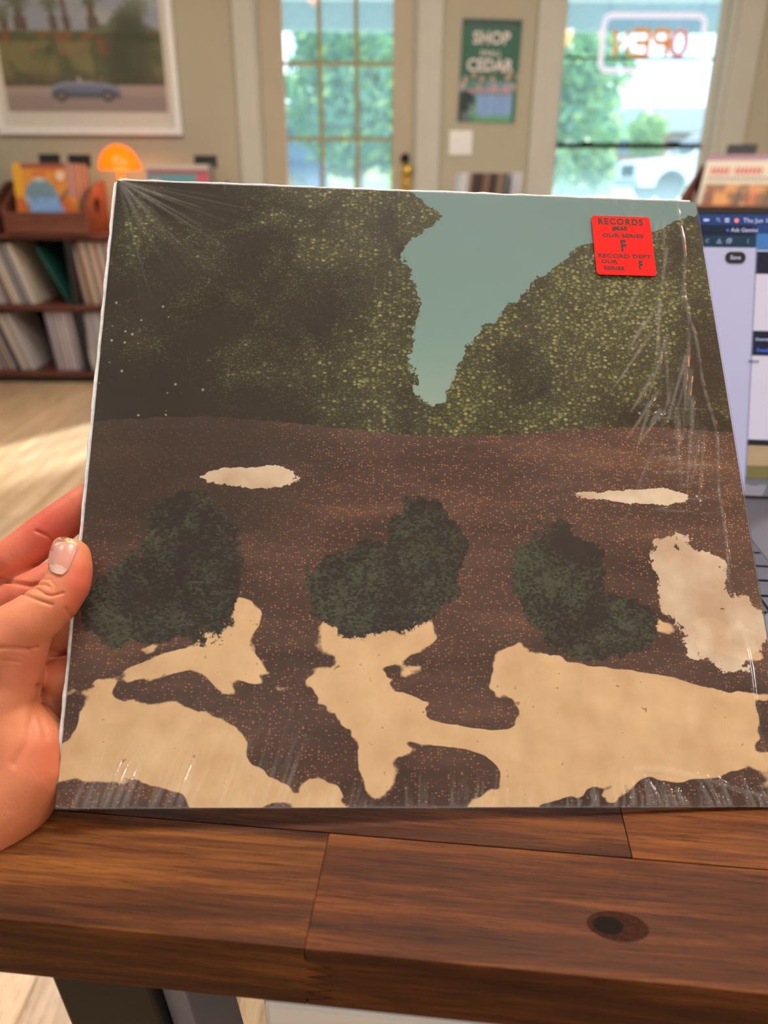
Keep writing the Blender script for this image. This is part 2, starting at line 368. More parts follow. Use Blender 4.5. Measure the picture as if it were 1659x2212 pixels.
# ================================================================== WALL THINGS
# framed photograph of a car by a hedge
PW, PH = .985, .80
pic = tag(empty('framed_picture', (-1.588, YF-.03, 1.2525)), 'large white-framed photograph of a blue open car before a hedge and palms', 'picture')
def hedge(U, V):
    img = np.zeros(U.shape+(3,)); img[:] = (150, 160, 178)
    cl = fnoise(U, V, 3, 6, 3); paint(img, sstep(cl, .45, .7), (176, 178, 182))
    hz = .60
    # palms
    for (px_, ty, wd, cr) in ((.16, .82, .022, .09), (.36, .80, .014, .07), (.44, .93, .013, .05), (.60, .88, .020, .10), (.06, .72, .014, .06), (.87, .76, .014, .09), (.80, .70, .03, .08)):
        x = px_ + (V-.6)*-.06
        paint(img, (np.abs(U-x) < wd*(1+.8*(V < .7)))*(V < ty), (92, 74, 72), .9)
        d = np.hypot((U-px_+.01), (V-ty)*.85); ang = np.arctan2((V-ty), (U-px_)); fr = np.abs(np.sin(ang*5+px_*9))
        paint(img, (d < cr*(.35+.65*fr)), (98, 112, 92), .85)
    g = fnoise(U, V, 9, 9, 5); paint(img, (V < .66+.10*g-.16*np.abs(U-.78)/.3)*(U > .55), (96, 112, 92), .8)
    hn = fnoise(U, V, 14, 14, 8)
    hedge_ = np.stack([60+40*hn, 66+44*hn, 50+24*hn], -1)
    m = (V < hz)[..., None]; img[:] = np.where(m, hedge_, img)
    paint(img, sstep(1-np.abs(V-.597)/.012, 0, 1), (122, 126, 84))
    fl_ = fnoise(U, V, 18, 12, 11); paint(img, (fl_ > .54)*(V < .59)*(V > .42)*(U < .72), (150, 84, 62), .75); paint(img, (fl_ > .5)*(V < .6)*(V > .55)*(U > .93), (150, 84, 62), .7)
    bs = fnoise(U, V, 7, 4, 14); paint(img, sstep(bs+.5*(.42-np.abs(V-.38)), .55, .75)*(V < .52)*(V > .22), (128, 124, 84), .85)
    paint(img, sstep(.34-V, 0, .14)*(V > .17)*(.5+.5*bs), (70, 58, 54), .7)
    paint(img, sstep(.50-np.hypot((U-.80)*2.6, (V-.42)*1.2), 0, .3), (52, 58, 50), .7)
    rd = V < (.195+.01*(U > .7)); paint(img, rd*1.0, (166, 150, 146)); paint(img, sstep(.15-V, 0, .05), (150, 137, 137))
    # open car, seen from the side
    cx, cy = .50, .165
    x = (U-cx)/.215; z = (V-cy)
    top = .062*np.sqrt(np.clip(1-np.abs(x)**3.2, 0, 1))*(1-.12*x)
    paint(img, (np.abs(x) < 1)*(z < top)*(z > -.048), (104, 116, 146))
    paint(img, (np.abs(x) < .98)*(z < top-.004)*(z > top-.024), (146, 158, 188), .8)
    paint(img, (np.abs(x) < .96)*(z < -.012)*(z > -.05), (66, 72, 96), .7)
    for wx in (.345, .635):
        d = np.hypot(U-wx, (V-.122)*.82); paint(img, d < .037, (52, 50, 58)); paint(img, d < .02, (132, 126, 134))
    paint(img, (np.abs(U-.47+(V-.24)*.35) < .012)*(V < .262)*(V > .222), (190, 190, 190), .8)
    paint(img, (U > .50)*(U < .56)*(V < .238)*(V > .222), (160, 142, 120), .8)
    paint(img, (np.abs(U-.50) < .225)*(V < .118)*(V > .104), (84, 76, 80), .7)
    return img
fw = .035
for b in ((-PW/2, -PW/2+fw, 0, .028, 0, PH), (PW/2-fw, PW/2, 0, .028, 0, PH), (-PW/2+fw, PW/2-fw, 0, .028, 0, fw), (-PW/2+fw, PW/2-fw, 0, .028, PH-fw, PH)):
    MB().box(*b).build('frame', M['white'], pic, bevel=.002)
MB().box(-PW/2+fw, PW/2-fw, .018, .028, fw, PH-fw).build('mount', M['paper'], pic)
pr = painted('print', .85, .62, 260, 200, hedge, vcol('photo_print', .5), pic); pr.location = (0, .0165, .11)
MB().box(-PW/2+fw, PW/2-fw, .0105, .013, fw, PH-fw).build('glazing', M['frameglass'], pic)

# poster
PX, PZ0, PHt, PWd = .536, 1.325, .470, .305
post = tag(empty('shop_poster', (PX, YF-.008, PZ0), (0, R(1.0), 0)), 'green poster with white lettering between the door and the window', 'poster')
def posterfn(U, V):
    img = np.zeros(U.shape+(3,)); img[:] = (44, 100, 84); paint(img, sstep(V, .9, .98), (40, 70, 66)); paint(img, (V > .925)*(V < .95)*(U > .1)*(U < .9), (80, 108, 104), .6)
    paint(img, sstep(.47-V, 0, .12), (96, 150, 146), .7); n = fnoise(U, V, 6, 8, 2)
    paint(img, (V < .40)*(V > .3)*sstep(n, .4, .6), (150, 160, 200), .8); paint(img, (np.abs(V-.315+.03*np.abs(U-.5)) < .02)*(U > .12)*(U < .92), (196, 140, 170), .8)
    paint(img, (V < .29)*(U > .32)*1., (128, 165, 220)); paint(img, (V < .30)*(V > .27)*(U > .3), (110, 140, 150), .8)
    for x in (.33, .56, .86): paint(img, (np.abs(U-x) < .012)*(V < .28), (150, 185, 220))
    paint(img, (np.hypot((U-.12)*1., (V-.2)*1.4) < .15), (36, 52, 58)); paint(img, (U < .06)*(V < .3), (40, 70, 70)); paint(img, (np.hypot((U-.14), (V-.05)*1.4) < .09), (100, 104, 116), .8)
    paint(img, sstep(.09-V+.1*(n-.5), 0, .06)*(U > .25), (84, 165, 96), .8); paint(img, (U > .93)*(V < .4), (60, 120, 108))
    paint(img, (np.hypot(U-.22, (V-.12)*1.5) < .1)*(U > .17), (130, 175, 160), .6)
    for (x, z) in ((.10, .425), (.24, .465), (.38, .43), (.56, .43), (.74, .52), (.85, .48), (.82, .44), (1.0, .46), (.07, .36), (.34, .35), (.60, .34), (.80, .33), (.94, .36)):
        d = np.hypot(U-x, (V-z)*1.54); paint(img, d < .048, (214, 160, 140), .75); paint(img, d < .03, (160, 160, 150), .5)
    return img
painted('print', PWd, PHt, 90, 130, posterfn, vcol('poster_print', .45), post)
tw = flat('poster_letter_white', (222, 214, 214), .6, var=.02)
for n, (b, s_, z, sx, bo, sp) in enumerate((('SHOP', .078, .385, .95, .0022, 1.05), ('SMALL', .034, .318, 1.05, .0006, 1.1), ('CEDAR', .078, .262, .95, .0022, 1.0))):
    text_obj('lettering', b, s_, tw, post, (0, -.0006, z), bold=bo, sx=sx, space=sp)

# light switch plate
sw = tag(empty('light_switch', (.405, YF-.001, 1.225)), 'white double rocker light switch plate beside the door casing', 'light switch')
MB().box(-.062, .062, -.006, 0, -.06, .06).build('plate', M['white'], sw, bevel=.002)
for x in (-.024, .024): MB().box(x-.016, x+.016, -.010, -.006, -.032, .032).build('rocker', M['white'], sw, bevel=.0015)

# neon OPEN sign, lettering faces the street
neon = tag(empty('open_sign', (1.362, YF-.05, 1.686)), 'tube-letter OPEN sign hung in the window, seen from behind', 'sign')
def rrect(w, h, r, n=6):
    pts = []
    for cx, cz, a0 in ((w/2-r, h/2-r, 0), (-w/2+r, h/2-r, 90), (-w/2+r, -h/2+r, 180), (w/2-r, -h/2+r, 270)):
        for k in range(n+1):
            a = R(a0+90*k/n); pts.append((cx+r*math.cos(a), 0, cz+r*math.sin(a)))
    return pts
nb = flat('neon_border_tube', (214, 212, 226), .35, emit=(220, 222, 240), es=.5, var=.01)
MB().tube(rrect(.52, .252, .04), .0085, 8, True).build('border_tube', nb, neon, True)
MB().tube(rrect(.49, .225, .03), .004, 6, True).build('border_tube', nb, neon, True)
yl = flat('neon_yellow_tube', (196, 122, 22), .5, emit=(232, 160, 50), es=.35, var=.01)
ol = flat('neon_pale_tube', (196, 130, 130), .5, emit=(226, 180, 190), es=.3, var=.01)
lw, lh = .074, .112
def strokes(ch):
    if ch == 'O': return [[(lw/2*math.cos(a), lh/2*math.sin(a)) for a in np.linspace(0, 2*math.pi, 20)]]
    if ch == 'P': return [[(-lw/2, -lh/2), (-lw/2, lh/2), (lw*.2, lh/2), (lw/2, lh*.25), (lw*.2, 0), (-lw/2, 0)]]
    if ch == 'E': return [[(lw/2, lh/2), (-lw/2, lh/2), (-lw/2, -lh/2), (lw/2, -lh/2)], [(-lw/2, 0), (lw*.35, 0)]]
    return [[(-lw/2, -lh/2), (-lw/2, lh/2), (lw/2, -lh/2), (lw/2, lh/2)]]
for k, ch in enumerate('OPEN'):
    b = MB(); cx = .163-k*.098
    for st in strokes(ch):
        b.tube([(cx-p[0]-.025, 0, p[1]+.002) for p in st], .0125, 8)
    b.build('letter_tube', ol if ch == 'O' else yl, neon, True)
for x in (-.23, .23): MB().tube([(x, 0, .12), (x*1.25, .0, .60)], .0012, 5).build('wire', M['black'], neon)
MB().box(-.255, .255, .012, .015, -.122, .122).build('backing', glass_mat('acrylic_backing', (.86, .9, .95)), neon)
pz = flat('black_plug_lead', (30, 30, 32), .6)
MB().tube([(-.26, 0, .06), (-.275, 0, .04), (-.27, 0, .02)], .012).build('power_box', nb, neon, True)

# orange wall globe, half in the frame at the left
orm = flat('orange_glass_lit', (255, 130, 20), .3, emit=(255, 96, 8), es=1.6, var=.01)
gl = tag(empty('globe_wall_lamp', (-2.13, YF, 1.585)), 'small glowing orange globe wall lamp left of the large picture', 'lamp')
MB().lathe([(0, -.012), (.03, -.012), (.035, 0)], 20, (0, 0, 0), 'y').build('wall_plate', M['brass'], gl, True)
MB().lathe([(.038*math.sin(a)+.0001, -.085-.038*math.cos(a)) for a in np.linspace(0, math.pi, 12)], 20, (0, 0, 0), 'y').build('globe', orm, gl, True)
MB().tube([(0, -.01, 0), (0, -.05, 0)], .008).build('arm', M['brass'], gl, True)
# pendant globe above the room whose image shows in the door glass
pg = tag(empty('pendant_globe', (-.585, 2.0, CEIL)), 'small glowing orange pendant globe on a black cord from the ceiling', 'lamp')
MB().tube([(0, 0, 0), (0, 0, -.30)], .003).build('cord', M['black'], pg)
MB().lathe([(.06*math.sin(a)+.0001, -.36+.06*math.cos(a)) for a in np.linspace(0, math.pi, 12)], 20).build('globe', flat('orange_globe_bright', (255, 140, 40), .3, emit=(255, 120, 40), es=14, var=.01), pg, True)

for k, (x_, y_, z_) in enumerate(((1.75, .55, 2.42), (1.62, .0, 2.36), (1.78, -.6, 2.42))):  # globes added out of view to put warm glints in the film creases
    t = tag(empty('glint_bulb', (x_, y_, CEIL)), 'added warm glint globe on a black cord right of the desk, %s' % ('nearest the window', 'the middle one', 'farthest back')[k], 'lamp')
    MB().tube([(0, 0, 0), (0, 0, z_-CEIL+.05)], .003).build('cord', M['black'], t)
    MB().lathe([(0, .0), (.015, 0), (.015, .06), (0, .06)], 14, (0, 0, z_-CEIL)).build('socket', M['brass'], t)
    MB().lathe([(.08*math.sin(a)+.0001, -.075+.08*math.cos(a)) for a in np.linspace(0, math.pi, 10)], 16, (0, 0, z_-CEIL)).build('bulb', flat('bulb_glow', (255, 190, 120), .3, emit=(255, 170, 90), es=22, var=0), t, True)
# ================================================================== RECORD SHELVES
SHW = .035
SPC = [(205, 200, 198), (188, 184, 190), (170, 160, 165), (150, 110, 110), (178, 172, 182), (120, 118, 130), (196, 184, 168), (206, 196, 180), (90, 92, 104), (60, 60, 70), (176, 140, 132), (214, 210, 214), (140, 128, 120), (40, 44, 54), (198, 160, 120), (190, 190, 205)]
rec_meshes = {}
def rec_mesh(t, key='record'):
    k = (key, round(t, 4))
    if k not in rec_meshes:
        b = MB().box(-t/2, t/2, 0, .315, 0, .315); o = b.build('record', M['record'], bevel=.0006); rec_meshes[k] = o.data; bpy.data.objects.remove(o)
    return rec_meshes[k]
def shelf(name, x0, divs, y0, y1, rows, label, top=.775, seats=None):
    """shelving unit: black uprights at divs, dark wood boards, rows of cubbies"""
    u = tag(empty(name, (x0, y0, 0)), label, 'shelf')
    D_ = y1-y0; W_ = divs[-1]-x0
    zs = [.065+.0] + [.065+(top-.065)*(k+1)/rows for k in range(rows)]
    for z in zs: MB().box(-.02, W_+.02, 0, D_, z-.025 if z < top else z-.028, z).build('shelf_board', M['shelfwood'], u, bevel=.002)
    MB().box(0, W_, .03, D_-.02, .0, .04).build('plinth', M['shelfblack'], u)
    for d in divs:
        for k in range(rows):
            MB().box(d-x0-SHW/2, d-x0+SHW/2, .004, D_, zs[k], zs[k+1]-.028).build('upright', M['shelfblack'], u)
    MB().box(0, W_, D_-.006, D_, .04, top-.03).build('back_panel', M['shelfblack'], u)
    return u, zs
LSY0, LSY1 = 4.14, 4.55
lshelf, lz = shelf('record_shelf', -2.42, [-2.42, -1.632, -.86], LSY0, LSY1, 2, 'low dark wood shelf with black uprights holding two rows of records')
ORD = ['first', 'second', 'third', 'fourth', 'fifth', 'sixth', 'seventh', 'eighth', 'ninth', 'tenth', 'eleventh', 'twelfth', 'thirteenth', 'fourteenth', 'fifteenth', 'sixteenth', 'seventeenth', 'eighteenth', 'nineteenth', 'twentieth'] + ['%d%s' % (k, {1: 'st', 2: 'nd', 3: 'rd'}.get(k % 10, 'th')) for k in range(21, 90)]
def cname(c):
    r_, g_, b_ = c; mx_ = max(c); mn_ = min(c)
    if mx_ < 75: return 'black'
    if mx_-mn_ < 16: return 'pale grey' if mn_ > 165 else 'grey'
    if b_ >= r_-4: return 'blue-grey'
    if r_ > 200: return 'cream'
    return 'brown' if mx_ < 150 else 'rust red' if r_-g_ > 35 else 'beige'
def fill(xa, xb, z, ya, lean_fn, label, group, tmin=.008, tmax=.013, pal=None, gapat=None):
    x = xa; k = 0
    while x < xb:
        t = random.choice((.008, .0095, .011)); a = lean_fn((x-xa)/(xb-xa))
        if gapat and gapat[0] < x < gapat[1]: x = gapat[1]; continue
        o = bpy.data.objects.new('record', rec_mesh(t)); col.objects.link(o)
        o.location = (x+t/2, ya+.012*random.random(), z+abs(math.sin(a))*t/2+.0005); o.rotation_euler = (0, a, 0)
        c = random.choice(pal or SPC); j = .85+.2*random.random(); o.color = lin(tuple(min(255, v*j) for v in c))
        tag(o, '%s record sleeve, %s from the left, %s' % (cname(c), ORD[k], label), 'record', group)
        x += t/math.cos(a)+.0012; k += 1
    return x
cub = lz
g1 = 'record sleeves in the shelf cubby under the front crates'
# lean: negative angle about Y tips the top towards -x
fill(-2.375, -1.86, cub[1]+.0, LSY0+.03, lambda s: R(-16), 'upper row, left shelf bay', 'leaning records, upper left cubby')
o = bpy.data.objects.new('record', rec_mesh(.011)); col.objects.link(o); o.location = (-1.685, LSY0+.05, cub[1]+.001); o.rotation_euler = (0, R(-25), 0); o.color = lin((30, 92, 84)); tag(o, 'dark green record sleeve leaning by the black upright, upper row', 'record')
fill(-1.605, -1.25, cub[1], LSY0+.03, lambda s: R(-7), 'upper row, right shelf bay', 'records, upper right cubby', pal=[(200, 190, 180), (150, 140, 150), (190, 150, 110), (214, 206, 200), (120, 120, 150), (190, 120, 110), (96, 96, 110), (204, 196, 186)])
fill(-2.375, -1.93, cub[0], LSY0+.03, lambda s: R(-17), 'lower row, left shelf bay', 'leaning records, lower left cubby')
fill(-1.80, -1.665, cub[0], LSY0+.03, lambda s: R(-5), 'short lower row beside the upright', 'records beside the upright, lower left cubby', pal=[(200, 190, 196), (176, 168, 184), (150, 140, 160), (210, 204, 208)])
fill(-1.605, -1.25, cub[0], LSY0+.03, lambda s: R(-9), 'lower row, right shelf bay', 'records, lower right cubby', pal=[(190, 186, 190), (150, 150, 170), (206, 200, 196), (120, 110, 120)])

def crate(name, loc, rotz, label, W_=.42, D_=.34, hf=.105, hb=.245):
    c = tag(empty(name, loc, (0, 0, rotz)), label, 'crate')
    t = .014
    MB().box(-W_/2+t, W_/2-t, 0, D_, .004, .014).build('bottom_board', M['cratewood'], c)
    MB().box(-W_/2+t, W_/2-t, 0, t, .014, hf).build('front_board', M['cratewood'], c, bevel=.002)
    MB().box(-W_/2+t, W_/2-t, D_-t, D_, .014, hb*.8).build('back_board', M['cratewood'], c, bevel=.002)
    for s in (-1, 1):
        # side panel with an oval hand hole
        n = 20; out = []; inn = []
        cy, cz = D_*.55, hb*.52
        prof = [(0, .0), (D_, .0), (D_, hb*1.02), (D_*.72, hb), (0, hf+.03)]
        for k in range(n):
            a = 2*math.pi*k/n; dy, dz = math.cos(a), math.sin(a); best = 9
            for i in range(len(prof)):
                (ay, az), (by, bz) = prof[i], prof[(i+1) % len(prof)]
                den = dy*(bz-az)-dz*(by-ay)
                if abs(den) < 1e-9: continue
                tt = ((ay-cy)*(bz-az)-(az-cz)*(by-ay))/den; uu = ((ay-cy)*dz-(az-cz)*dy)/den
                if tt > 0 and -1e-6 <= uu <= 1+1e-6: best = min(best, tt)
            out.append((cy+dy*best, cz+dz*best)); inn.append((cy+dy*.045, cz+dz*.055*.8))
        for (ay, az) in prof:  # snap nearest ray points to the corners
            j = min(range(n), key=lambda q: (out[q][0]-ay)**2+(out[q][1]-az)**2); out[j] = (ay, az)
        x0, x1 = (s*W_/2, s*(W_/2-t)); vs = []; fs = []
        for x in (x0, x1):
            for ring in (out, inn):
                vs += [(x, p[0], p[1]) for p in ring]
        for k in range(n):
            j = (k+1) % n
            fs += [(k, j, n+j, n+k), (2*n+j, 2*n+k, 3*n+k, 3*n+j), (j, k, 2*n+k, 2*n+j), (n+k, n+j, 3*n+j, 3*n+k)]
        MB().add(vs, fs).build('side_panel', M['cratewood'], c)
    return c
covermat = vcol('cover_print', .4, .4)
def crate_records(loc, rotz, n, label, group, front_fn, front_label, pal, lean=12, y0=.10, dz=.016, tabs=(), W_=.315, pitch=.0085):
    cz, sz = math.cos(rotz), math.sin(rotz)
    def wpos(x, y, z): return (loc[0]+x*cz-y*sz, loc[1]+x*sz+y*cz, loc[2]+z)
    for k in range(n):
        y = y0+.018+k*pitch
        o = bpy.data.objects.new('record', rec_mesh(.0065)); col.objects.link(o)
        o.location = wpos(.1575+.004*random.uniform(-1, 1), y, dz); o.rotation_euler = Euler((0, 0, rotz+R(90))).to_matrix().to_4x4().to_euler()
        o.rotation_euler = (Matrix.Rotation(rotz, 3, 'Z') @ Matrix.Rotation(R(-lean), 3, 'X') @ Matrix.Rotation(R(90), 3, 'Z')).to_euler()
        c = random.choice(pal); j = .8+.25*random.random(); o.color = lin(tuple(min(255, v*j) for v in c)); tag(o, '%s record sleeve, %s back in the %s' % (cname(c), ORD[k], label), 'record', group)
    f = painted('record', .315, .315, 60, 60, front_fn, covermat, None, .004)
    f.location = wpos(0, y0+.004, dz); f.rotation_euler = (Matrix.Rotation(rotz, 3, 'Z') @ Matrix.Rotation(R(-lean), 3, 'X')).to_euler()
    tag(f, front_label, 'record')
    for (tx, ty, tww, lb) in tabs:
        d = empty('divider_card', wpos(tx, ty, dz)); d.rotation_euler = (Matrix.Rotation(rotz, 3, 'Z') @ Matrix.Rotation(R(-lean), 3, 'X')).to_euler()
        tag(d, lb, 'divider', 'black divider cards')
        MB().box(-.04-tx, .04-tx, -.001, .001, 0, .30).build('card', M['black'], d)
        MB().box(-tww/2, tww/2, -.001, .001, .30, .362).build('tab', M['black'], d)
TOPZ = .7755
REDS = [(150, 84, 72), (120, 70, 62), (196, 180, 168), (160, 110, 90), (90, 60, 58), (180, 160, 150)]
def cov_orange(U, V):
    img = np.zeros(U.shape+(3,)); img[:] = (206, 140, 60); n = fnoise(U, V, 4, 4, 21)
    paint(img, sstep(n, .45, .6), (196, 106, 54)); paint(img, (V > .93)*1., (150, 80, 70))
    paint(img, np.hypot(U-.42, V-.5) < .27, (110, 140, 160)); paint(img, (np.hypot(U-.55, V-.3) < .2), (150, 180, 214)); paint(img, (n > .52)*(np.hypot(U-.4, V-.55) < .25), (190, 200, 200), .8)
    paint(img, (np.abs(U-V-.25) < .03)*(U > .6), (110, 90, 80)); paint(img, np.hypot(U-.75, V-.82) < .07, (220, 200, 180)); paint(img, (U < .14)*(V > .5), (214, 160, 50)); paint(img, (U > .86)*(V > .5), (180, 130, 120)); return img
def cov_teal(U, V):
    img = np.zeros(U.shape+(3,)); img[:] = (190, 180, 172); paint(img, (V < .86)*1., (96, 150, 160)); paint(img, (V < .92)*(V > .86), (150, 90, 100))
    for k in range(5): paint(img, np.hypot(U-.32-.13*k, (V-.45)*.4) < .05, (130, 185, 190))
    paint(img, np.hypot(U-.14, V-.62) < .16, (214, 150, 120)); paint(img, (U > .8)*(V > .6)*(V < .86), (190, 90, 110)); return img
def cov_blue(U, V):
    img = np.zeros(U.shape+(3,)); img[:] = (196, 120, 100); paint(img, (V < .8)*(U < .75), (36, 84, 170)); paint(img, V > .9, (200, 190, 190)); return img
def cov_right(U, V):
    img = np.zeros(U.shape+(3,)); img[:] = (206, 196, 180); n = fnoise(U, V, 8, 8, 31)
    paint(img, (V > .93)*1., (150, 110, 130))
    paint(img, (V < .62)*(U > .06)*(U < .93), (176, 116, 70)); paint(img, (V < .62)*(U > .06)*(U < .93)*sstep(n, .48, .62), (206, 150, 84)); paint(img, (V < .62)*(U > .06)*(U < .93)*sstep(n, .62, .5)*.5, (96, 66, 54))
    for k in range(5): paint(img, (np.abs(U-.16-.17*k) < .035)*(V < .56)*(V > .2), [(120, 60, 50), (220, 150, 70), (80, 70, 70), (214, 110, 80), (90, 80, 60)][k], .7)
    paint(img, (V < .22)*(U > .06)*(U < .93), (196, 170, 120), .7); return img
cx = -1.715
crate('record_crate', (cx, LSY0-.03, TOPZ), 0, 'open wooden crate of records on the shelf, left of the orange dome lamp')
crate_records((cx, LSY0-.03, TOPZ), 0, 20, 'crate left of the dome lamp', 'records in the crate left of the lamp', cov_orange, 'orange and pale blue record sleeve, front of the crate left of the dome lamp', REDS, 6, .045, tabs=[(-.02, .19, .11, 'black card divider, left one in the crate left of the dome lamp'), (.105, .27, .12, 'black card divider, right one in the crate left of the dome lamp')])
# blue and orange booklets tucked low in the front of that crate
cx = -2.19
crate('record_crate', (cx, LSY0-.03, TOPZ), 0, 'open wooden crate of records cut by the left edge of the photograph')
crate_records((cx, LSY0-.03, TOPZ), 0, 20, 'leftmost crate', 'records in the leftmost crate', cov_blue, 'blue and salmon record sleeve at the front of the leftmost crate', REDS, 6, .045, tabs=[(.03, .2, .12, 'black card divider in the leftmost crate')])
cx = -1.06
crate('record_crate', (cx, LSY0+.03, TOPZ), 0, 'open wooden crate of records right of the orange dome lamp, mostly behind the held sleeve')
crate_records((cx, LSY0+.03, TOPZ), 0, 16, 'crate right of the dome lamp', 'records in the crate right of the lamp', cov_teal, 'teal and cream record sleeve at the front of the crate right of the lamp', [(190, 184, 178), (170, 168, 170), (150, 140, 140)], 6, .045, tabs=[(.11, .22, .12, 'black card divider in the crate right of the dome lamp')])
# small sleeve propped on the lower front of the middle crate
b = tag(painted('booklet', .15, .12, 30, 30, lambda U, V: np.where((np.hypot(U-.5, V-.5) < 2)[..., None], np.array((120, 160, 214.)), 0)*(.85+.3*fnoise(U, V, 4, 4, 9))[..., None], covermat, None, .003), 'pale blue booklet tucked behind the front board of the crate left of the lamp', 'booklet')
b.location = (-1.72, LSY0+.006, TOPZ+.055); b.rotation_euler = (R(-4), 0, 0)

# dome lamp
dl = tag(empty('dome_table_lamp', (-1.375, 4.33, TOPZ)), 'glowing orange dome table lamp between two record crates', 'lamp')
MB().lathe([(0, 0), (.085, 0), (.08, .012), (.03, .03), (.016, .07), (.014, .30), (0, .30)], 28).build('base', flat('smoky_lamp_base', (176, 146, 116), .3), dl, True)
dome = [(.105*math.sin(a)+.0001, .305+.118*math.cos(a)) for a in np.linspace(0, math.pi/2, 12)]
MB().lathe(dome+[(.103, .303), (.09, .303)], 36).build('lamp_shade', flat('orange_shade_lit', (255, 110, 0), .25, emit=(255, 108, 2), es=.95, var=.01), dl, True)
pl = bpy.data.lights.new('bulb', 'POINT'); pl.energy = 4.0; pl.color = (1, .45, .15); pl.shadow_soft_size = .03
po = bpy.data.objects.new('bulb_light', pl); po.parent = dl; po.location = (0, -.0, .27); col.objects.link(po)

# right: crate on its own stand, in front of the window
rr = R(-34)
RC = (1.375, 3.28, .83)
st = tag(empty('record_stand', (RC[0], RC[1], 0), (0, 0, rr)), 'dark wood stand under the record crate before the window', 'stand')
MB().box(-.26, .42, -.03, .40, .795, .83).build('top_board', M['shelfwood'], st, bevel=.003)
for x in (-.24, .40):
    for y in (-.01, .38): MB().box(x-.02, x+.02, y-.02, y+.02, 0, .795).build('leg', M['shelfblack'], st)
crate('record_crate', RC, rr, 'wooden crate of records before the window behind the laptop, hand hole in its side', .40, .36, .12, .27)
crate_records(RC, rr, 18, 'crate before the window', 'records in the crate before the window', cov_right, 'cream record sleeve with red title and orange picture, crate before the window', [(150, 110, 130), (200, 196, 210), (190, 180, 190), (110, 90, 90)], 22, .055, tabs=[(-.06, .20, .12, 'black card divider in the crate before the window')])
# red title strip on that cover: reads only as red capital strokes in the photo
ft = [o for o in bpy.data.objects if o.get('label', '').startswith('cream record sleeve with red')][0]
rt = flat('red_title_ink', (196, 70, 76), .6); gt = flat('grey_caption_ink', (130, 128, 118), .6)
b = MB()
for k in range(13):
    if k == 5: continue
    b.box(-.13+k*.0155, -.13+k*.0155+.0095, -.0012, -.0004, .235, .262)
b.build('title', rt, ft)
b = MB()
for k in range(20): b.box(-.135+k*.0135, -.135+k*.0135+.009, -.0012, -.0004, .212, .222)
b.build('caption', gt, ft)

# centre: upright bin of records seen edge-on beyond the sleeve
CB = (.455, 3.75)
ct = tag(empty('side_table', (CB[0], CB[1], 0)), 'small dark side table beyond the held sleeve, right of the door', 'table')
MB().box(-.2, .2, -.18, .18, .72, .75).build('tabletop', M['shelfwood'], ct, bevel=.003)
for x in (-.18, .18):
    for y in (-.16, .16): MB().box(x-.018, x+.018, y-.018, y+.018, 0, .72).build('leg', M['shelfblack'], ct)
cc = [(212, 212, 224), (200, 200, 214), (170, 160, 150), (90, 76, 70), (70, 58, 54), (60, 50, 46), (84, 66, 60), (120, 98, 90), (128, 104, 94), (66, 54, 50), (60, 50, 48), (110, 92, 84), (150, 130, 116), (100, 84, 76), (96, 112, 116)]
for k, c in enumerate(cc):
    o = bpy.data.objects.new('record', rec_mesh(.011)); col.objects.link(o); o.location = (CB[0]-.145+k*.0135, CB[1]-.15, .7515); o.rotation_euler = (0, R(5), 0); o.color = lin(c)
    tag(o, '%s record sleeve seen edge-on, %s from the left on the small side table' % (cname(c), ORD[k]), 'record', 'records standing on the side table')
for k in range(3):
    o = bpy.data.objects.new('record', rec_mesh(.011)); col.objects.link(o); o.location = (CB[0]+.075+k*.014, CB[1]-.10, .755); o.rotation_euler = (0, R(6), 0); o.color = lin((205, 205, 220))
    tag(o, '%s pale record sleeve set back at the right of the side table row' % ORD[k], 'record', 'pale records on the side table')
MB_ = MB(); be = tag(empty('bookend', (CB[0], CB[1], .75)), 'dark metal bookend tray holding the records on the small side table', 'bookend')
MB_.box(-.175, .135, -.17, .17, .0002, .001).build('tray', M['blackmetal'], be); MB().box(.138, .141, -.12, .12, 0, .2).build('end_plate', M['blackmetal'], be); MB().box(-.175, -.172, -.12, .12, 0, .1).build('end_plate', M['blackmetal'], be)

# ================================================================== DESK
TZ = .7725; YAW = R(-5.7)
ex = Vector((math.cos(YAW), math.sin(YAW), 0)); ey = Vector((-math.sin(YAW), math.cos(YAW), 0))
DO = Vector((-.0283, .1928, 0))        # front edge at the visible stave joint
KS = .967; LIFT = CAM_Z*(1-KS); LOW = -LIFT/KS
desk = tag(empty('desk', (DO.x*KS, DO.y*KS, LIFT), (0, 0, YAW)), 'dark brown wooden desk top of glued staves on a black steel leg frame', 'desk')
TH = .031; XA, XB = -.155, 1.25
rows = [(0, .0545), (.0545, .1), (.1, .155), (.155, .21), (.21, .265), (.265, .32), (.32, .375), (.375, .43), (.43, .485), (.485, .54), (.54, .595), (.595, .65)]
cuts = [[XA, 0.0, .62, XB], [XA, .1275, .7, XB]]
for _ in rows[2:]:
    c = sorted([random.uniform(-.05, .3), random.uniform(.45, .9)]); cuts.append([XA]+c+[XB])
tints = [(1.08, 1.06, .92), (.98, .86, .82), (.82, .72, .70), (1.1, .98, .8), (.9, .78, .7)]
desk.scale = (KS, KS, KS)
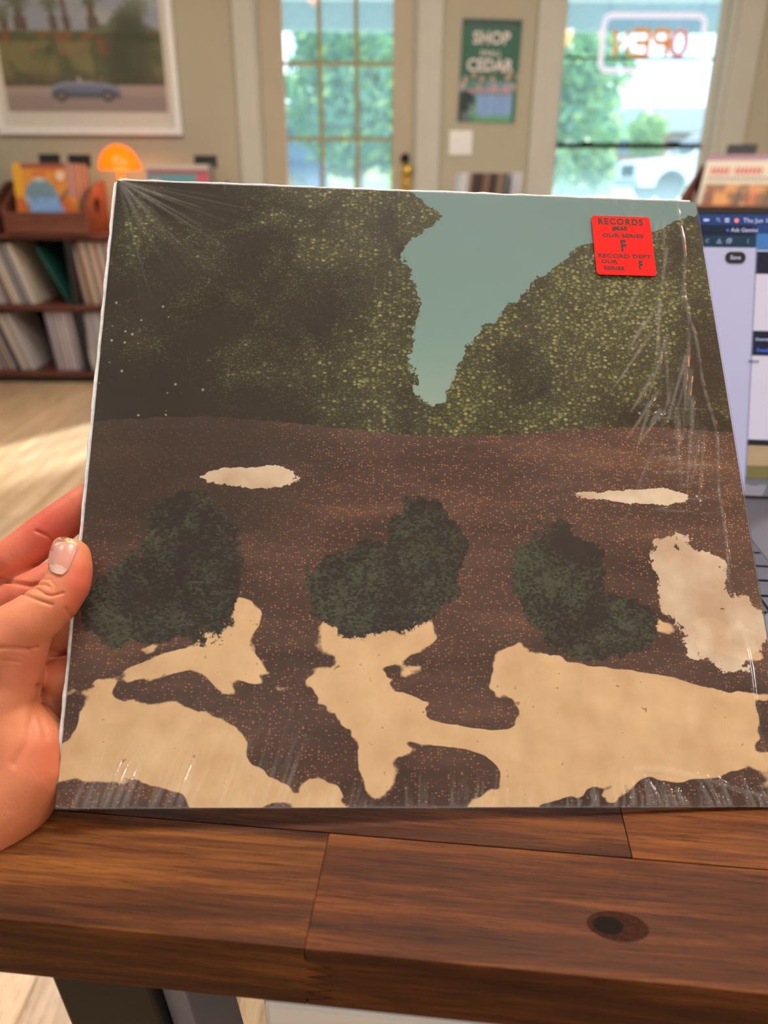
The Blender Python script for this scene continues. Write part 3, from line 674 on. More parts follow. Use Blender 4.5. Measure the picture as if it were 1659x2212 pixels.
for r, ((y0, y1), cs) in enumerate(zip(rows, cuts)):
    for k in range(len(cs)-1):
        x0, x1 = cs[k], cs[k+1]
        g = .00025
        if r == 0 and k in (0, 1):
            # finger joint seen on the front edge: interlocking wedges in the lower part
            zz = []
            nf = 5; zt = TZ-.007; zb = TZ-TH+.003; ph = (zt-zb)/nf
            for q in range(nf): zz += [(0.0, zt-q*ph), (.0095, zt-(q+.5)*ph)]
            zz += [(0.0, zb)]
            if k == 0: pts = [(x0, TZ-TH), (x0, TZ), (0, TZ)] + [(a-g, z) for a, z in zz] + [(0, TZ-TH)]
            else: pts = [(x1, TZ-TH), (x1, TZ), (0, TZ)] + [(a+g, z) for a, z in zz] + [(0, TZ-TH)]
            o = MB().prism(pts, y0, y1-g, 'xz').build('stave', M['tablewood'], desk, bevel=.0004)
        else:
            o = MB().box(x0+g, x1-g, y0+g, y1-g, TZ-TH, TZ-.0001*(r % 2)).build('stave', M['tablewood'], desk)
        c = tints[(r*2+k) % 5] if r > 1 else [tints[0], tints[1], tints[4], tints[2], tints[3], tints[0]][r*3+k]
        o.color = c+(1,)
# knot in the front stave, sunk slightly as a dark disc
kp = Vector((.0855, .203, 0)) ; lk = Matrix.Rotation(-YAW, 3, 'Z') @ (kp-DO)
b = MB(); b.lathe([(0, 0), (.0048, 0), (.0052, .00012), (0, .00012)], 20); kob = b.build('knot', flat('knot_wood', (20, 10, 7), .7, 0, .1, var=.3, scale=300), desk); kob.location = (lk.x, lk.y, TZ+.0000); kob.scale = (1.1, .72, 1)
b = MB(); b.lathe([(0, 0), (.009, 0), (.0092, .00006), (0, .00006)], 24); kob2 = b.build('knot', flat('knot_ring_wood', (50, 24, 13), .7, 0, .1, var=.35, scale=400), desk); kob2.location = (lk.x+.0035, lk.y, TZ); kob2.scale = (1.25, .7, 1)
# leg frame
def desk_leg(x0, x1, y0, y1, spread, name='leg'):
    z1 = TZ-TH-.002; f = lambda z: spread*(z1-z)
    vs = [(x+f(z), y, z) for z in (LOW, z1) for y in (y0, y1) for x in (x0, x1)]
    return MB().add(vs, [(0, 2, 3, 1), (4, 5, 7, 6), (0, 1, 5, 4), (2, 6, 7, 3), (0, 4, 6, 2), (1, 3, 7, 5)]).build(name, M['blackmetal'], desk, bevel=.0015)
desk_leg(-.108, -.0665, .006, .056, .12)
tag(MB().add([(x+.12*(TZ-TH-.002-z), y, z) for z in (LOW, TZ-TH-.002) for y in (.012, .05) for x in (-.0663, -.0560)], [(0, 2, 3, 1), (4, 5, 7, 6), (0, 1, 5, 4), (2, 6, 7, 3), (0, 4, 6, 2), (1, 3, 7, 5)]).build('leg_sheen_strip', M['legsheen'], desk, bevel=.001), 'grey strip painted as light on the inner side of the black leg')  # added strip whose grey stands for light on the black leg's side
desk_leg(-.108, -.0665, .55, .60, .12); desk_leg(1.15, 1.19, .006, .056, -.12); desk_leg(1.15, 1.19, .55, .60, -.12)
MB().box(-.09, -.05, .056, .55, TZ-TH-.03, TZ-TH-.003).build('crossbar', M['blackmetal'], desk)
# white cabinet beneath
wc = tag(empty('storage_box', (DO.x*KS, DO.y*KS, 0), (0, 0, YAW)), 'white storage box under the desk, right of the black leg', 'box')
MB().box(-.022, .45, .03, .42, .30, .68).build('body', M['white'], wc, bevel=.003)
MB().box(-.026, .455, .026, .425, .68, .71).build('lid', M['white'], wc, bevel=.003)
MB().box(-.0, .44, .05, .40, 0, .30).build('plinth', M['white'], wc)

# ================================================================== LAPTOP
LO = CAM+(Vector((.315, .593, TZ))-CAM)*KS
lap = tag(empty('laptop', LO, (0, 0, YAW)), 'open grey laptop with lit screen on the desk behind the sleeve', 'laptop')
lap.scale = (KS, KS, KS)
lx0, lx1 = -.326, .030
alu = flat('laptop_aluminium', (96, 98, 112), .38, .6, var=.02); keym = flat('laptop_key', (58, 62, 82), .35, var=.03); darkm = flat('laptop_recess', (10, 11, 15), .5)
MB().box(lx0, lx1, -.262, .004, .003, .0145).build('base', alu, lap, bevel=.0025)
MB().box(lx0+.01, lx1-.01, -.24, -.002, 0, .003).build('foot_pad', M['black'], lap)
MB().box(lx0+.02, -.0335, -.192, -.046, .0135, .0148).build('keyboard_well', darkm, lap)
kz = .0148
kx0, kx1 = lx0+.022, -.0345
y = -.050
for r, (n, hgt) in enumerate(((14, .0150), (14, .0195), (14, .0195), (13, .0195), (12, .0195), (11, .0195), (11, .0195))):
    wks = (kx1-kx0)/n
    for k in range(n):
        MB().box(kx0+k*wks+.0012, kx0+(k+1)*wks-.0012, y-hgt, y-.0012, kz, kz+.0014).build('key', keym, lap, bevel=.0004)
    y -= hgt+.0018
MB().box(lx0+.11, lx1-.11, -.258, -.200, .0142, .0148).build('trackpad', flat('trackpad', (88, 90, 104), .3), lap)
MB().lathe([(0, -.10), (.0055, -.10), (.0055, .10), (0, .10)], 16, ((lx0+lx1)/2, .003, .0145), 'x').build('hinge', darkm, lap, True)
lidT = Matrix.Rotation(R(-23), 4, 'X')
lid = empty('lid'); lid.parent = lap; lid.location = (0, .0, .0125); lid.rotation_euler = (R(-23), 0, 0)
MB().box(lx0, lx1, .0008, .0062, -.002, .2465).build('lid_shell', alu, lid, bevel=.002)
MB().box(lx0+.001, lx1-.001, -.0006, .0008, .000, .2455).build('bezel', M['black'], lid)
def screenfn(U, V):
    W_, H_ = .348, .2365
    x = (U*W_) + (lx0+.004) ; z = V*H_ + .0045
    img = np.zeros(U.shape+(3,)); img[:] = (30, 62, 120)
    n = fnoise(U, V, 5, 5, 4)
    low = np.stack([120+60*n, 110+50*n, 84+50*n], -1); img[:] = np.where((z < .0475)[..., None], low, img)
    paint(img, (z < .030)*(z > .017)*(n > .45), (92, 92, 48), .8); paint(img, (z < .018)*1., (126, 130, 150), .9); paint(img, (z < .020)*(n > .55), (80, 84, 100), .7)
    # second window at the right
    paint(img, (x > -.0155)*(x < .03)*(z < .216)*(z > .047), (186, 188, 214))
    paint(img, (x > -.0155)*(z < .2085)*(z > .1905), (20, 26, 50)); paint(img, (x > -.0155)*(z < .224)*(z > .2095), (56, 110, 176))
    paint(img, (x > -.0155)*(z < .1425)*(z > .122), (20, 26, 50)); paint(img, (x > -.0155)*(z < .0515)*(z > .047), (16, 22, 40))
    # browser window
    paint(img, (x < -.0130)*(z < .2305)*(z > -.01), (20, 40, 72)); paint(img, (x < -.0165)*(z < .2305)*(z > .222), (16, 32, 58)); paint(img, (x < -.0135)*(z < .222), (18, 52, 78))
    paint(img, (x < -.0133)*(z < .2118), (164, 170, 208)); paint(img, (x > -.0133)*(x < -.0118)*(z < .212)*(z > .02), (110, 118, 160), .9)
    paint(img, (z > .2395), (22, 30, 50))
    paint(img, (z < .2395)*(z > .2305), (28, 60, 118))
    return img
scr = painted('screen', .348, .2365, 300, 240, screenfn, vcol('screen_picture', .35, .3, .22), lid, .0008)
scr.location = ((lx0+lx1)/2, -.0014, .0045)
ink = flat('screen_ink_dark', (8, 10, 14), .5, var=0); inkw = flat('screen_ink_light', (150, 160, 200), .5, emit=(170, 176, 214), es=.5, var=0)
inkb = flat('screen_ink_blue', (60, 100, 220), .5, emit=(60, 100, 230), es=.4, var=0); inkr = flat('screen_ink_red', (214, 110, 110), .5, emit=(214, 110, 120), es=.5, var=0)
def stext(name, b, s_, m_, x, z, al='LEFT', bo=.00004): return text_obj(name, b, s_, m_, lid, (x, -.0019, z), align=al, bold=bo, depth=.00005)
stext('clock_text', 'Thu Jun 18  11:04', .0052, inkw, -.0245, .2343)
for x, kind in ((-.0545, 0), (-.0446, 1), (-.0374, 2), (-.0297, 3)):
    b = MB()
    if kind == 0: b.box(x-.002, x+.0022, -.0018, -.0016, .2335, .2355); b.box(x+.0024, x+.0028, -.0018, -.0016, .234, .235)
    elif kind == 1: b.tube([(x+.0012*math.cos(a)-.0003, -.0017, .2349+.0012*math.sin(a)) for a in np.linspace(0, 2*math.pi, 12)], .0002, 4); b.tube([(x+.0005, -.0017, .234), (x+.0018, -.0017, .2328)], .0002, 4)
    elif kind == 2: b.box(x-.0018, x+.0018, -.0018, -.0016, .2348, .2361); b.box(x-.0018, x+.0018, -.0018, -.0016, .2329, .2341)
    else: b.lathe([(0, -.0018), (.0019, -.0018), (.0019, -.0016), (0, -.0016)], 16, (x, 0, .2343), 'y')
    b.build('menu_icon', inkr if kind == 3 else inkw, lid)
stext('tab_text', 'Ask Gemini', .0046, inkw, -.034, .2262)
MB().prism([(-.0378, .2262), (-.0366, .2275), (-.0354, .2262), (-.0366, .2249)], -.0018, -.0016).build('tab_icon', inkb, lid)
for x, kind in ((-.0525, 0), (-.043, 1), (-.0351, 2), (-.0197, 3)):
    b = MB(); z = .2171
    if kind == 0: b.tube([(x+.0013*math.cos(a), -.0017, z+.0013*math.sin(a)) for a in np.linspace(0.5, 5.5, 10)], .0002, 4)
    elif kind == 1: b.tube([(x, -.0017, z+.0022), (x, -.0017, z-.0006)], .0002, 4); b.tube([(x-.0011, -.0017, z+.0006), (x, -.0017, z-.0007), (x+.0011, -.0017, z+.0006)], .0002, 4); b.tube([(x-.002, -.0017, z-.0005), (x-.0018, -.0017, z-.0018), (x+.0018, -.0017, z-.0018), (x+.002, -.0017, z-.0005)], .0002, 4)
    elif kind == 2: b.tube([(x+p[0]-.0004, -.0017, z+p[2]-.0004) for p in rrect(.003, .003, .0006, 2)], .0002, 4, True); b.tube([(x+p[0]+.0006, -.0017, z+p[2]+.0006) for p in rrect(.0028, .0028, .0006, 2)], .0002, 4, True)
    else:
        for q in (-.0013, 0, .0013): b.lathe([(0, -.0018), (.0003, -.0018), (.0003, -.0016), (0, -.0016)], 8, (x, 0, z+q), 'y')
    b.build('toolbar_icon', inkw, lid)
b = MB(); pts = [(-.0292+p[0], .2033+p[2]) for p in rrect(.0165, .0098, .0045, 6)]; b.prism(pts, -.0018, -.0015); b.build('save_button', ink, lid)
stext('button_text', 'Save', .0048, inkw, -.0292, .2032, 'CENTER')
stext('panel_text', 'Overview', .0034, inkw, -.010, .1352); stext('panel_text', 'Details', .0038, inkb, -.0085, .1262); stext('panel_text', 'ctions', .0036, ink, -.0150, .1171)

# ================================================================== RECORD SLEEVE IN THE HAND
SC = Vector((.0180, .3481, .9059)); s1 = Vector((.9987, .0408, -.0305)).normalized(); s2 = Vector((-.0031, .6464, .7630)); s2 = (s2-s1*s1.dot(s2)).normalized(); s3 = s1.cross(s2)
SW = .315
slv = empty('record_sleeve'); slv.matrix_world = Matrix(((s1.x, s2.x, s3.x, 0), (s1.y, s2.y, s3.y, 0), (s1.z, s2.z, s3.z, 0), (0, 0, 0, 1))) @ Matrix.Identity(4)
slv.location = SC - s2*(SW/2) + s3*(-.0016)
slv.rotation_euler = Matrix(((s1.x, s2.x, s3.x), (s1.y, s2.y, s3.y), (s1.z, s2.z, s3.z))).to_euler()
SKEW = -.0212
tag(slv, 'shrink-wrapped twelve inch record sleeve with a dark woodland print, held upright on the desk', 'record')
# local frame: x across, y up the sleeve, z towards the viewer; front face at z = .0016
TS = .0026
def corner_r(x, y):   # slightly softened corners
    return x, y
cd_ = MB(); cd_.prism([(p[0], p[2]+SW/2) for p in rrect(SW-.0006, SW-.0006, .003, 3)], .0016-TS, .0013, 'xy'); cd_.build('card_body', flat('white_card_edge', (214, 212, 208), .7, var=.05, scale=200), slv)
# front print: a generic woodland edge, held as soft fields that a procedural texture turns into leaves, earth and sand
N = 140
U, V = np.meshgrid(np.linspace(0, 1, N), np.linspace(0, 1, N))
def edge(pts, v): pts = sorted(pts); return np.interp(v, [p[0] for p in pts], [p[1] for p in pts])
LB = edge([(1.0, .50), (.95, .54), (.88, .48), (.78, .50), (.68, .49), (.60, .50), (.56, .515), (.5, .51), (0, .5)], V)
RB = edge([(1.0, 1.05), (.94, .93), (.90, .78), (.80, .655), (.70, .59), (.62, .54), (.575, .515), (.5, .51), (0, .5)], V)
HZ = .555 + .012*np.sin(U*9)
wood_ = np.clip(.5+np.maximum(LB-U, U-RB)/.10, 0, 1)
gd = np.clip(.5+(HZ-V)/.02, 0, 1)
sand = .66 - .6*sstep(V, .24, .34) - .05*sstep(.06-V, 0, .06)
shrub = np.zeros_like(U)
for cx_, cy_, ax_, ay_ in ((.15, .33, .085, .11), (.09, .27, .10, .06), (.42, .30, .10, .07), (.50, .35, .06, .09), (.70, .30, .07, .10), (.76, .25, .09, .05)):
    shrub = np.maximum(shrub, 1.15-np.hypot((U-cx_)/ax_, (V-cy_)/ay_)*.65)
stone = np.zeros_like(U)
for cx_, cy_, ax_, ay_ in ((.90, .30, .055, .09), (.95, .24, .06, .05), (.24, .47, .07, .018), (.84, .45, .10, .012)):
    stone = np.maximum(stone, 1.15-np.hypot((U-cx_)/ax_, (V-cy_)/ay_)*.65)
leaf = np.where(U < .55, sstep(U, .10, .48)*.85, .9+.35*sstep(V, .55, .85)) ; leaf = leaf*(1-.55*sstep(U, .86, .97))
warm = np.clip(.25+.75*sstep(V, .10, .50)*(.4+.6*U), 0, 1)
me = bpy.data.meshes.new('cover_print')
vs = [((u-.5)*(SW-.0008), v*(SW-.0008)+.0004, .0016) for u, v in zip(U.ravel(), V.ravel())]
me.from_pydata(vs, [], [(j*N+i, j*N+i+1, (j+1)*N+i+1, (j+1)*N+i) for j in range(N-1) for i in range(N-1)])
ca = me.color_attributes.new('fields', 'FLOAT_COLOR', 'POINT'); ca.data.foreach_set('color', np.stack([wood_, sand, leaf, warm], -1).ravel())
ca = me.color_attributes.new('fields2', 'FLOAT_COLOR', 'POINT'); ca.data.foreach_set('color', np.stack([gd, V, U, np.ones_like(U)], -1).ravel())
ca = me.color_attributes.new('fields3', 'FLOAT_COLOR', 'POINT'); ca.data.foreach_set('color', np.stack([np.clip(shrub, 0, 1), np.clip(stone, 0, 1), sstep(V, .3, .45)*(1-sstep(U, .22, .42)), np.ones_like(U)], -1).ravel())
m = NT('woodland_print')
a1 = m.n('ShaderNodeVertexColor'); a1.layer_name = 'fields'; sp1 = m.n('ShaderNodeSeparateColor', Color=a1.outputs[0])
a2 = m.n('ShaderNodeVertexColor'); a2.layer_name = 'fields2'; sp2 = m.n('ShaderNodeSeparateColor', Color=a2.outputs[0])
fW, fS, fL = sp1.outputs[0], sp1.outputs[1], sp1.outputs[2]; fWm = a1.outputs['Alpha']; fG, fV, fU = sp2.outputs[0], sp2.outputs[1], sp2.outputs[2]
P = m.coord()
nb1 = m.noise(P, 26, 6, .68); nb2 = m.noise(P, 130, 4, .6)
sky = m.ramp(m.math('ADD', fV, m.math('MULTIPLY', m.noise(P, 9, 3), .04)), [(.55, lin((146, 172, 164))), (.75, lin((112, 148, 148))), (1.0, lin((102, 134, 138)))])
tm = m.math('ADD', fW, m.math('ADD', m.math('MULTIPLY', m.math('SUBTRACT', nb1, .5), 1.1), m.math('MULTIPLY', m.math('SUBTRACT', nb2, .5), .55)))
tmask = m.ramp(tm, [(.49, (0, 0, 0, 1)), (.515, (1, 1, 1, 1))])
# leaves: small bright cells gathered in clusters
clus = m.noise(P, 30, 5, .65, .5); clus2 = m.noise(P, 9, 3, .6)
dens = m.math('ADD', m.math('MULTIPLY', clus, .85), m.math('ADD', m.math('MULTIPLY', fL, .28), m.math('MULTIPLY', clus2, .80)))
dens = m.math('SUBTRACT', dens, .19)
dark = m.ramp(m.noise(P, 14, 4), [(.35, lin((24, 20, 19))), (.65, lin((34, 30, 26)))])
tree = m.mix(m.ramp(dens, [(.70, (0, 0, 0, 1)), (.98, (.75, .75, .75, 1))]), dark, lin((58, 62, 40)))
for sc_, (lo, hi), ca_, cb_ in ((900, (.62, .92), (46, 52, 34), (78, 84, 52)), (620, (.74, 1.0), (66, 74, 46), (104, 108, 68)), (400, (.84, 1.1), (96, 104, 56), (146, 146, 96))):
    vo = m.n('ShaderNodeTexVoronoi', Vector=m.coord((1, 1.35, 1), loc=(sc_*.01, .2, 0)), Scale=sc_)
    cr = m.n('ShaderNodeSeparateColor', Color=vo.outputs['Color'])
    shape = m.ramp(vo.outputs['Distance'], [(.30, (1, 1, 1, 1)), (.50, (0, 0, 0, 1))])
    th = m.math('SUBTRACT', m.math('ADD', dens, m.math('MULTIPLY', m.math('SUBTRACT', cr.outputs[0], .5), .30)), 0)
    lm = m.math('MULTIPLY', m.ramp(th, [(lo, (0, 0, 0, 1)), (min(hi, 1), (1, 1, 1, 1))]), shape)
    tree = m.mix(lm, tree, m.mix(cr.outputs[1], lin(ca_), lin(cb_)))
# small gaps where the pale sky shows between the leaves
vg = m.n('ShaderNodeTexVoronoi', Vector=m.coord(loc=(3, 1, 0)), Scale=300); cg = m.n('ShaderNodeSeparateColor', Color=vg.outputs['Color'])
gsel = m.math('GREATER_THAN', m.math('ADD', m.math('MULTIPLY', cg.outputs[0], .5), m.noise(m.coord(loc=(1, 2, 3)), 11, 3, .6)), 1.06)
tree = m.mix(m.math('MULTIPLY', m.ramp(vg.outputs['Distance'], [(.14, (.8, .8, .8, 1)), (.26, (0, 0, 0, 1))]), gsel), tree, lin((158, 160, 128)))
c0 = m.mix(tmask, sky, tree)
# brown earth with ochre grit
Pg = m.coord((1, 2.0, 1)); gr = m.noise(Pg, 420, 3, .6); gr2 = m.noise(m.coord((.35, 1.6, 1)), 22, 5, .65)
a3 = m.n('ShaderNodeVertexColor'); a3.layer_name = 'fields3'; sp3 = m.n('ShaderNodeSeparateColor', Color=a3.outputs[0])
earth = m.ramp(gr2, [(.35, lin((56, 42, 40))), (.52, lin((78, 58, 54))), (.70, lin((108, 80, 66)))])
vv_ = m.n('ShaderNodeTexVoronoi', Vector=m.coord((1, 1.6, 1)), Scale=700); cv_ = m.n('ShaderNodeSeparateColor', Color=vv_.outputs['Color'])
gsel2 = m.math('ADD', cv_.outputs[0], m.math('ADD', m.math('MULTIPLY', fWm, .22), m.math('MULTIPLY', m.math('SUBTRACT', gr2, .5), 1.0)))
grit = m.math('MULTIPLY', m.ramp(gsel2, [(.55, (0, 0, 0, 1)), (.95, (.8, .8, .8, 1))]), m.ramp(vv_.outputs['Distance'], [(.22, (1, 1, 1, 1)), (.46, (0, 0, 0, 1))]))
earth = m.mix(grit, earth, lin((172, 120, 84)))
earth = m.mix(m.math('MULTIPLY', sp3.outputs[2], .8), earth, lin((44, 38, 36)))
# pale sand with flecks
sn = m.noise(m.coord((1, 1.5, 1), loc=(.3, .1, 0)), 17, 3, .45, .5); sne = m.noise(P, 160, 3)
sm = m.math('ADD', fS, m.math('ADD', m.math('MULTIPLY', m.math('SUBTRACT', sn, .5), 1.3), m.math('MULTIPLY', m.math('SUBTRACT', sne, .5), .06)))
smask = m.ramp(sm, [(.600, (0, 0, 0, 1)), (.612, (1, 1, 1, 1))])
sandc = m.ramp(m.noise(P, 60, 4), [(.3, lin((202, 170, 132))), (.7, lin((222, 194, 154)))])
sandc = m.mix(m.ramp(m.noise(P, 240, 2, .5), [(.70, (0, 0, 0, 1)), (.76, (.7, .7, .7, 1))]), sandc, lin((120, 84, 62)))
g0 = m.mix(smask, earth, sandc)
sn2 = m.math('MULTIPLY', m.math('SUBTRACT', m.noise(P, 48, 6, .7), .5), .9)
bst = m.ramp(m.math('ADD', sp3.outputs[0], sn2), [(.50, (0, 0, 0, 1)), (.53, (1, 1, 1, 1))])
bushc = m.mix(m.ramp(m.math('ADD', clus, m.math('MULTIPLY', cv_.outputs[1], .3)), [(.62, (0, 0, 0, 1)), (.85, (1, 1, 1, 1))]), lin((36, 32, 34)), lin((66, 76, 62)))
g0 = m.mix(bst, g0, bushc)
sst = m.ramp(m.math('ADD', sp3.outputs[1], m.math('MULTIPLY', sn2, 1.5)), [(.50, (0, 0, 0, 1)), (.52, (.9, .9, .9, 1))])
g0 = m.mix(sst, g0, m.ramp(m.noise(P, 40, 5), [(.35, lin((196, 172, 146))), (.65, lin((226, 212, 192)))]))
gm = m.math('ADD', fG, m.math('MULTIPLY', m.math('SUBTRACT', nb2, .5), .5))
c1 = m.mix(m.ramp(gm, [(.48, (0, 0, 0, 1)), (.53, (1, 1, 1, 1))]), c0, g0)
m.set(Base_Color=c1, Roughness=.5); m.b.inputs['Specular IOR Level'].default_value = .15
me.materials.append(m.m)
cp = bpy.data.objects.new('cover_print', me); col.objects.link(cp); cp.parent = slv

# shrink wrap film with its folds
NF = 420
U, V = np.meshgrid(np.linspace(0, 1, NF), np.linspace(0, 1, NF))
x = (U-.5)*SW; y = V*SW
hgt = np.zeros_like(U)
r = np.random.default_rng(5)
def crease(x0, y0, x1, y1, wd, amp):
    global hgt
    dx, dy = x1-x0, y1-y0; L2 = dx*dx+dy*dy; t = np.clip(((U-x0)*dx+(V-y0)*dy)/L2, 0, 1)
    d = np.hypot(U-x0-t*dx, V-y0-t*dy); hgt += amp*np.exp(-(d/(wd*(1-.7*t)))**2)*np.sin(np.pi*np.clip(t*.92+.04, 0, 1))**.5
for k in range(34):   # fan at the upper left corner
    a = R(r.uniform(-78, -8)); L_ = r.uniform(.08, .26); crease(.003, .997, .003+L_*math.cos(a), .997+L_*math.sin(a), .0022, r.uniform(.00005, .00018))
for k in range(46):   # drawn folds down from the upper right
    x0 = r.uniform(.865, .957); y0 = r.uniform(.50, .99); L_ = r.uniform(.03, .16); a = R(r.uniform(-112, -92)-18*(x0 < .9)); crease(x0, y0, x0+L_*math.cos(a), y0+L_*math.sin(a), .0032, r.uniform(.0001, .00045))
for k in range(40):   # arcs beside the right edge, below
    x0 = r.uniform(.85, .93); y0 = r.uniform(.42, .62); crease(x0, y0, x0+r.uniform(.03, .075), y0+r.uniform(-.004, .012), .0022, r.uniform(.00006, .0002))
for k in range(150):  # short upright puckers along the bottom edge
    x0 = r.uniform(.02, .98); L_ = r.uniform(.012, .05)+(.05 if x0 < .3 else 0); crease(x0, -.002, x0+L_*(.35 if x0 < .4 else -.35 if x0 > .8 else .0)+.003*r.normal(), L_, .0022, r.uniform(.0001, .0003)*(1.6 if x0 > .55 else .8))
for k in range(60):
    x0 = r.uniform(.15, .97); L_ = r.uniform(.006, .02); crease(x0, 1.002, x0+.3*L_*r.normal(), 1-L_, .002, r.uniform(.0001, .00025))
for k in range(26):   # long rubbed streaks on the lower left
    x0 = r.uniform(.0, .3); crease(x0, r.uniform(0, .05), x0+r.uniform(.03, .07), r.uniform(.10, .2), .0025, r.uniform(.00004, .00009))
seam = .962+.006*np.sin(V*14)+.003*np.sin(V*37); hgt += .00038*np.exp(-((U-seam)/.0022)**2)*(.5+.5*np.sin(V*160+4*np.sin(V*31)))*(V > .3)+.00015*np.exp(-((U-seam)/.0018)**2)
seam2 = .052-.04*sstep(U, .8, .99); hgt += .0003*np.exp(-((V-seam2)/.0022)**2)*(U > .78)
hgt += .00006*fnoise(U, V, 6, 6, 77)
cre = np.clip(hgt/.00035, 0, 1); hgt *= 1.3; hgt[0, :] *= .2
fvs = np.stack([x.ravel(), y.ravel(), (.00185+hgt).ravel()], -1)
fme = bpy.data.meshes.new('shrink_wrap')
ii = np.arange(NF-1); A, B = np.meshgrid(ii, ii); base = (B*NF+A).ravel()
quads = np.stack([base, base+1, base+NF+1, base+NF], -1)
nv = len(fvs)
zb = .0016-TS-.0003; e = .0004
ring = [(-SW/2-e, -e), (SW/2+e, -e), (SW/2+e, SW+e), (-SW/2-e, SW+e)]
fvs = np.vstack([fvs, [(a, b_, .0015) for a, b_ in ring], [(a, b_, zb) for a, b_ in ring]])
cidx = [0, NF-1, NF*NF-1, NF*(NF-1)]
faces = [tuple(q) for q in quads] + [(nv+4, nv+7, nv+6, nv+5)] + [(nv+k, nv+4+k, nv+4+(k+1) % 4, nv+(k+1) % 4) for k in range(4)] + [(cidx[k], nv+k, nv+(k+1) % 4, cidx[(k+1) % 4]) for k in range(4)]
fme.from_pydata(fvs.tolist(), [], faces); fme.shade_smooth()
ca = fme.color_attributes.new('crease', 'FLOAT_COLOR', 'POINT'); arr = np.zeros((len(fvs), 4)); arr[:NF*NF, 0] = arr[:NF*NF, 1] = arr[:NF*NF, 2] = cre.ravel(); ca.data.foreach_set('color', arr.ravel())
fm = NT('shrink_film'); t = fm.t; t.nodes.remove(fm.b)
tr = fm.n('ShaderNodeBsdfTransparent', Color=(.985, .985, .985, 1)); glo = fm.n('ShaderNodeBsdfGlossy', Roughness=.07)
df = fm.n('ShaderNodeBsdfDiffuse', Color=(.8, .8, .8, 1))
mx = fm.n('ShaderNodeMixShader'); fm.l(fm.schlick(.045, 1.0), mx.inputs[0]); fm.l(tr.outputs[0], mx.inputs[1]); fm.l(glo.outputs[0], mx.inputs[2])
mx2 = fm.n('ShaderNodeMixShader'); cat_ = fm.n('ShaderNodeVertexColor'); cat_.layer_name = 'crease'; fm.l(fm.math('ADD', fm.math('MULTIPLY', cat_.outputs[0], .12), .003), mx2.inputs[0]); fm.l(mx.outputs[0], mx2.inputs[1]); fm.l(df.outputs[0], mx2.inputs[2])
fm.l(mx2.outputs[0], fm.out.inputs[0]); fme.materials.append(fm.m)
fo = bpy.data.objects.new('shrink_wrap', fme); col.objects.link(fo); fo.parent = slv; fo['label'] = 'clear creased shrink wrap film'
# gathered film edge along top and left (bright ragged lip)
b = MB(); pts = []
for k in range(60):
    s = k/59; pts.append((-SW/2-.0006-.0004*r.random(), .01+s*(SW-.012), .0002+.0003*r.random()))
for k in range(60):
    s = k/59; pts.append((-SW/2+.003+s*(SW-.006), SW+.0005+.0005*r.random(), .0002+.0003*r.random()))
b.tube(pts, [(.0009 if k < 60 else .0006)+.0004*r.random() for k in range(len(pts))], 5)
lip = b.build('film_seam', flat('film_lip', (222, 226, 235), .25, spec=.8, var=.1, scale=300), slv, True)

# price sticker
red = flat('fluorescent_red_label', (232, 26, 22), .7, 0, .15, var=.03, scale=60)
stq = [(.8074, .9625), (.9073, .9637), (.9134, .8487), (.8106, .8451)]
scx, scy = .11285, .2840
b = MB(); b.prism([(p[0], p[2]) for p in rrect(.0322, .0368, .0018, 4)], 0, .00035, 'xy')
stk = b.build('price_sticker', red, slv, loc=(scx, scy, .0025), rot=(0, 0, R(.2))); stk['label'] = 'bright red price sticker'
tk = flat('label_black_ink', (44, 12, 12), .7, var=.15, scale=500)
def lab(bd, s_, x_, y_, bo=.00005, sx=1, sp=1.0, al='CENTER'):
    text_obj('lettering', bd, s_, tk, stk, (x_, y_, .0004), rot=(0, 0, 0), bold=bo, sx=sx, depth=.00003, space=sp, align=al)
lab('RECORDS', .0053, -.0004, .0148, .00022, .92, 1.22); lab('#660', .0036, -.0012, .0106, .0002, 1.0, 1.1)
lab('OUR SERIES', .0031, .0002, .0060, .00010, 1.35, 1.05); lab('F', .0095, -.0002, -.0005, .0004, .72)
lab('RECORD DEPT.', .0031, .0004, -.0068, .00010, 1.33, 1.08); lab('OUR', .0029, -.0088, -.0104, .0001, 1.35, 1.05); lab('SERIES', .0029, -.0064, -.0144, .0001, 1.35, 1.05)
lab('F', .0068, .0081, -.0122, .0003, .72)

# the card has warped a little out of square with age
for ch in slv.children:
    if ch is stk: ch.location.x += SKEW*(ch.location.y-SW/2); ch.location.y = SW/2+(ch.location.y-SW/2)*.9928; continue
    for v in ch.data.vertices:
        v.co.x += SKEW*(v.co.y-SW/2); v.co.y = SW/2+(v.co.y-SW/2)*.9928

# ================================================================== HAND
def plane_depth(u, v, off=0.0):
    d = FW + RT*((u-829.5)/F_PX) + UP*((1106-v)/F_PX); o = SC + s3*off
    return (o-CAM).dot(s3)/d.dot(s3)
NRM = s3.dot(-FW)
balls = []
def chain(pts, n=9):
    """pts: (u, v, depth, radius in metres)"""
    for a, b_ in zip(pts[:-1], pts[1:]):
        pa, pb = at(*a[:3]), at(*b_[:3])
        for k in range(n+1):
            s = k/n; balls.append((pa.lerp(pb, s), a[3]+(b_[3]-a[3])*s))
def fr_(u, v, r): return (u, v, plane_depth(u, v, .0024+r*.97), r)             # rests on the front of the sleeve
def bk_(u, v, r, extra=0): return (u, v, plane_depth(u, v, -.0030-r-extra), r)  # lies against its back
PXM = .000203
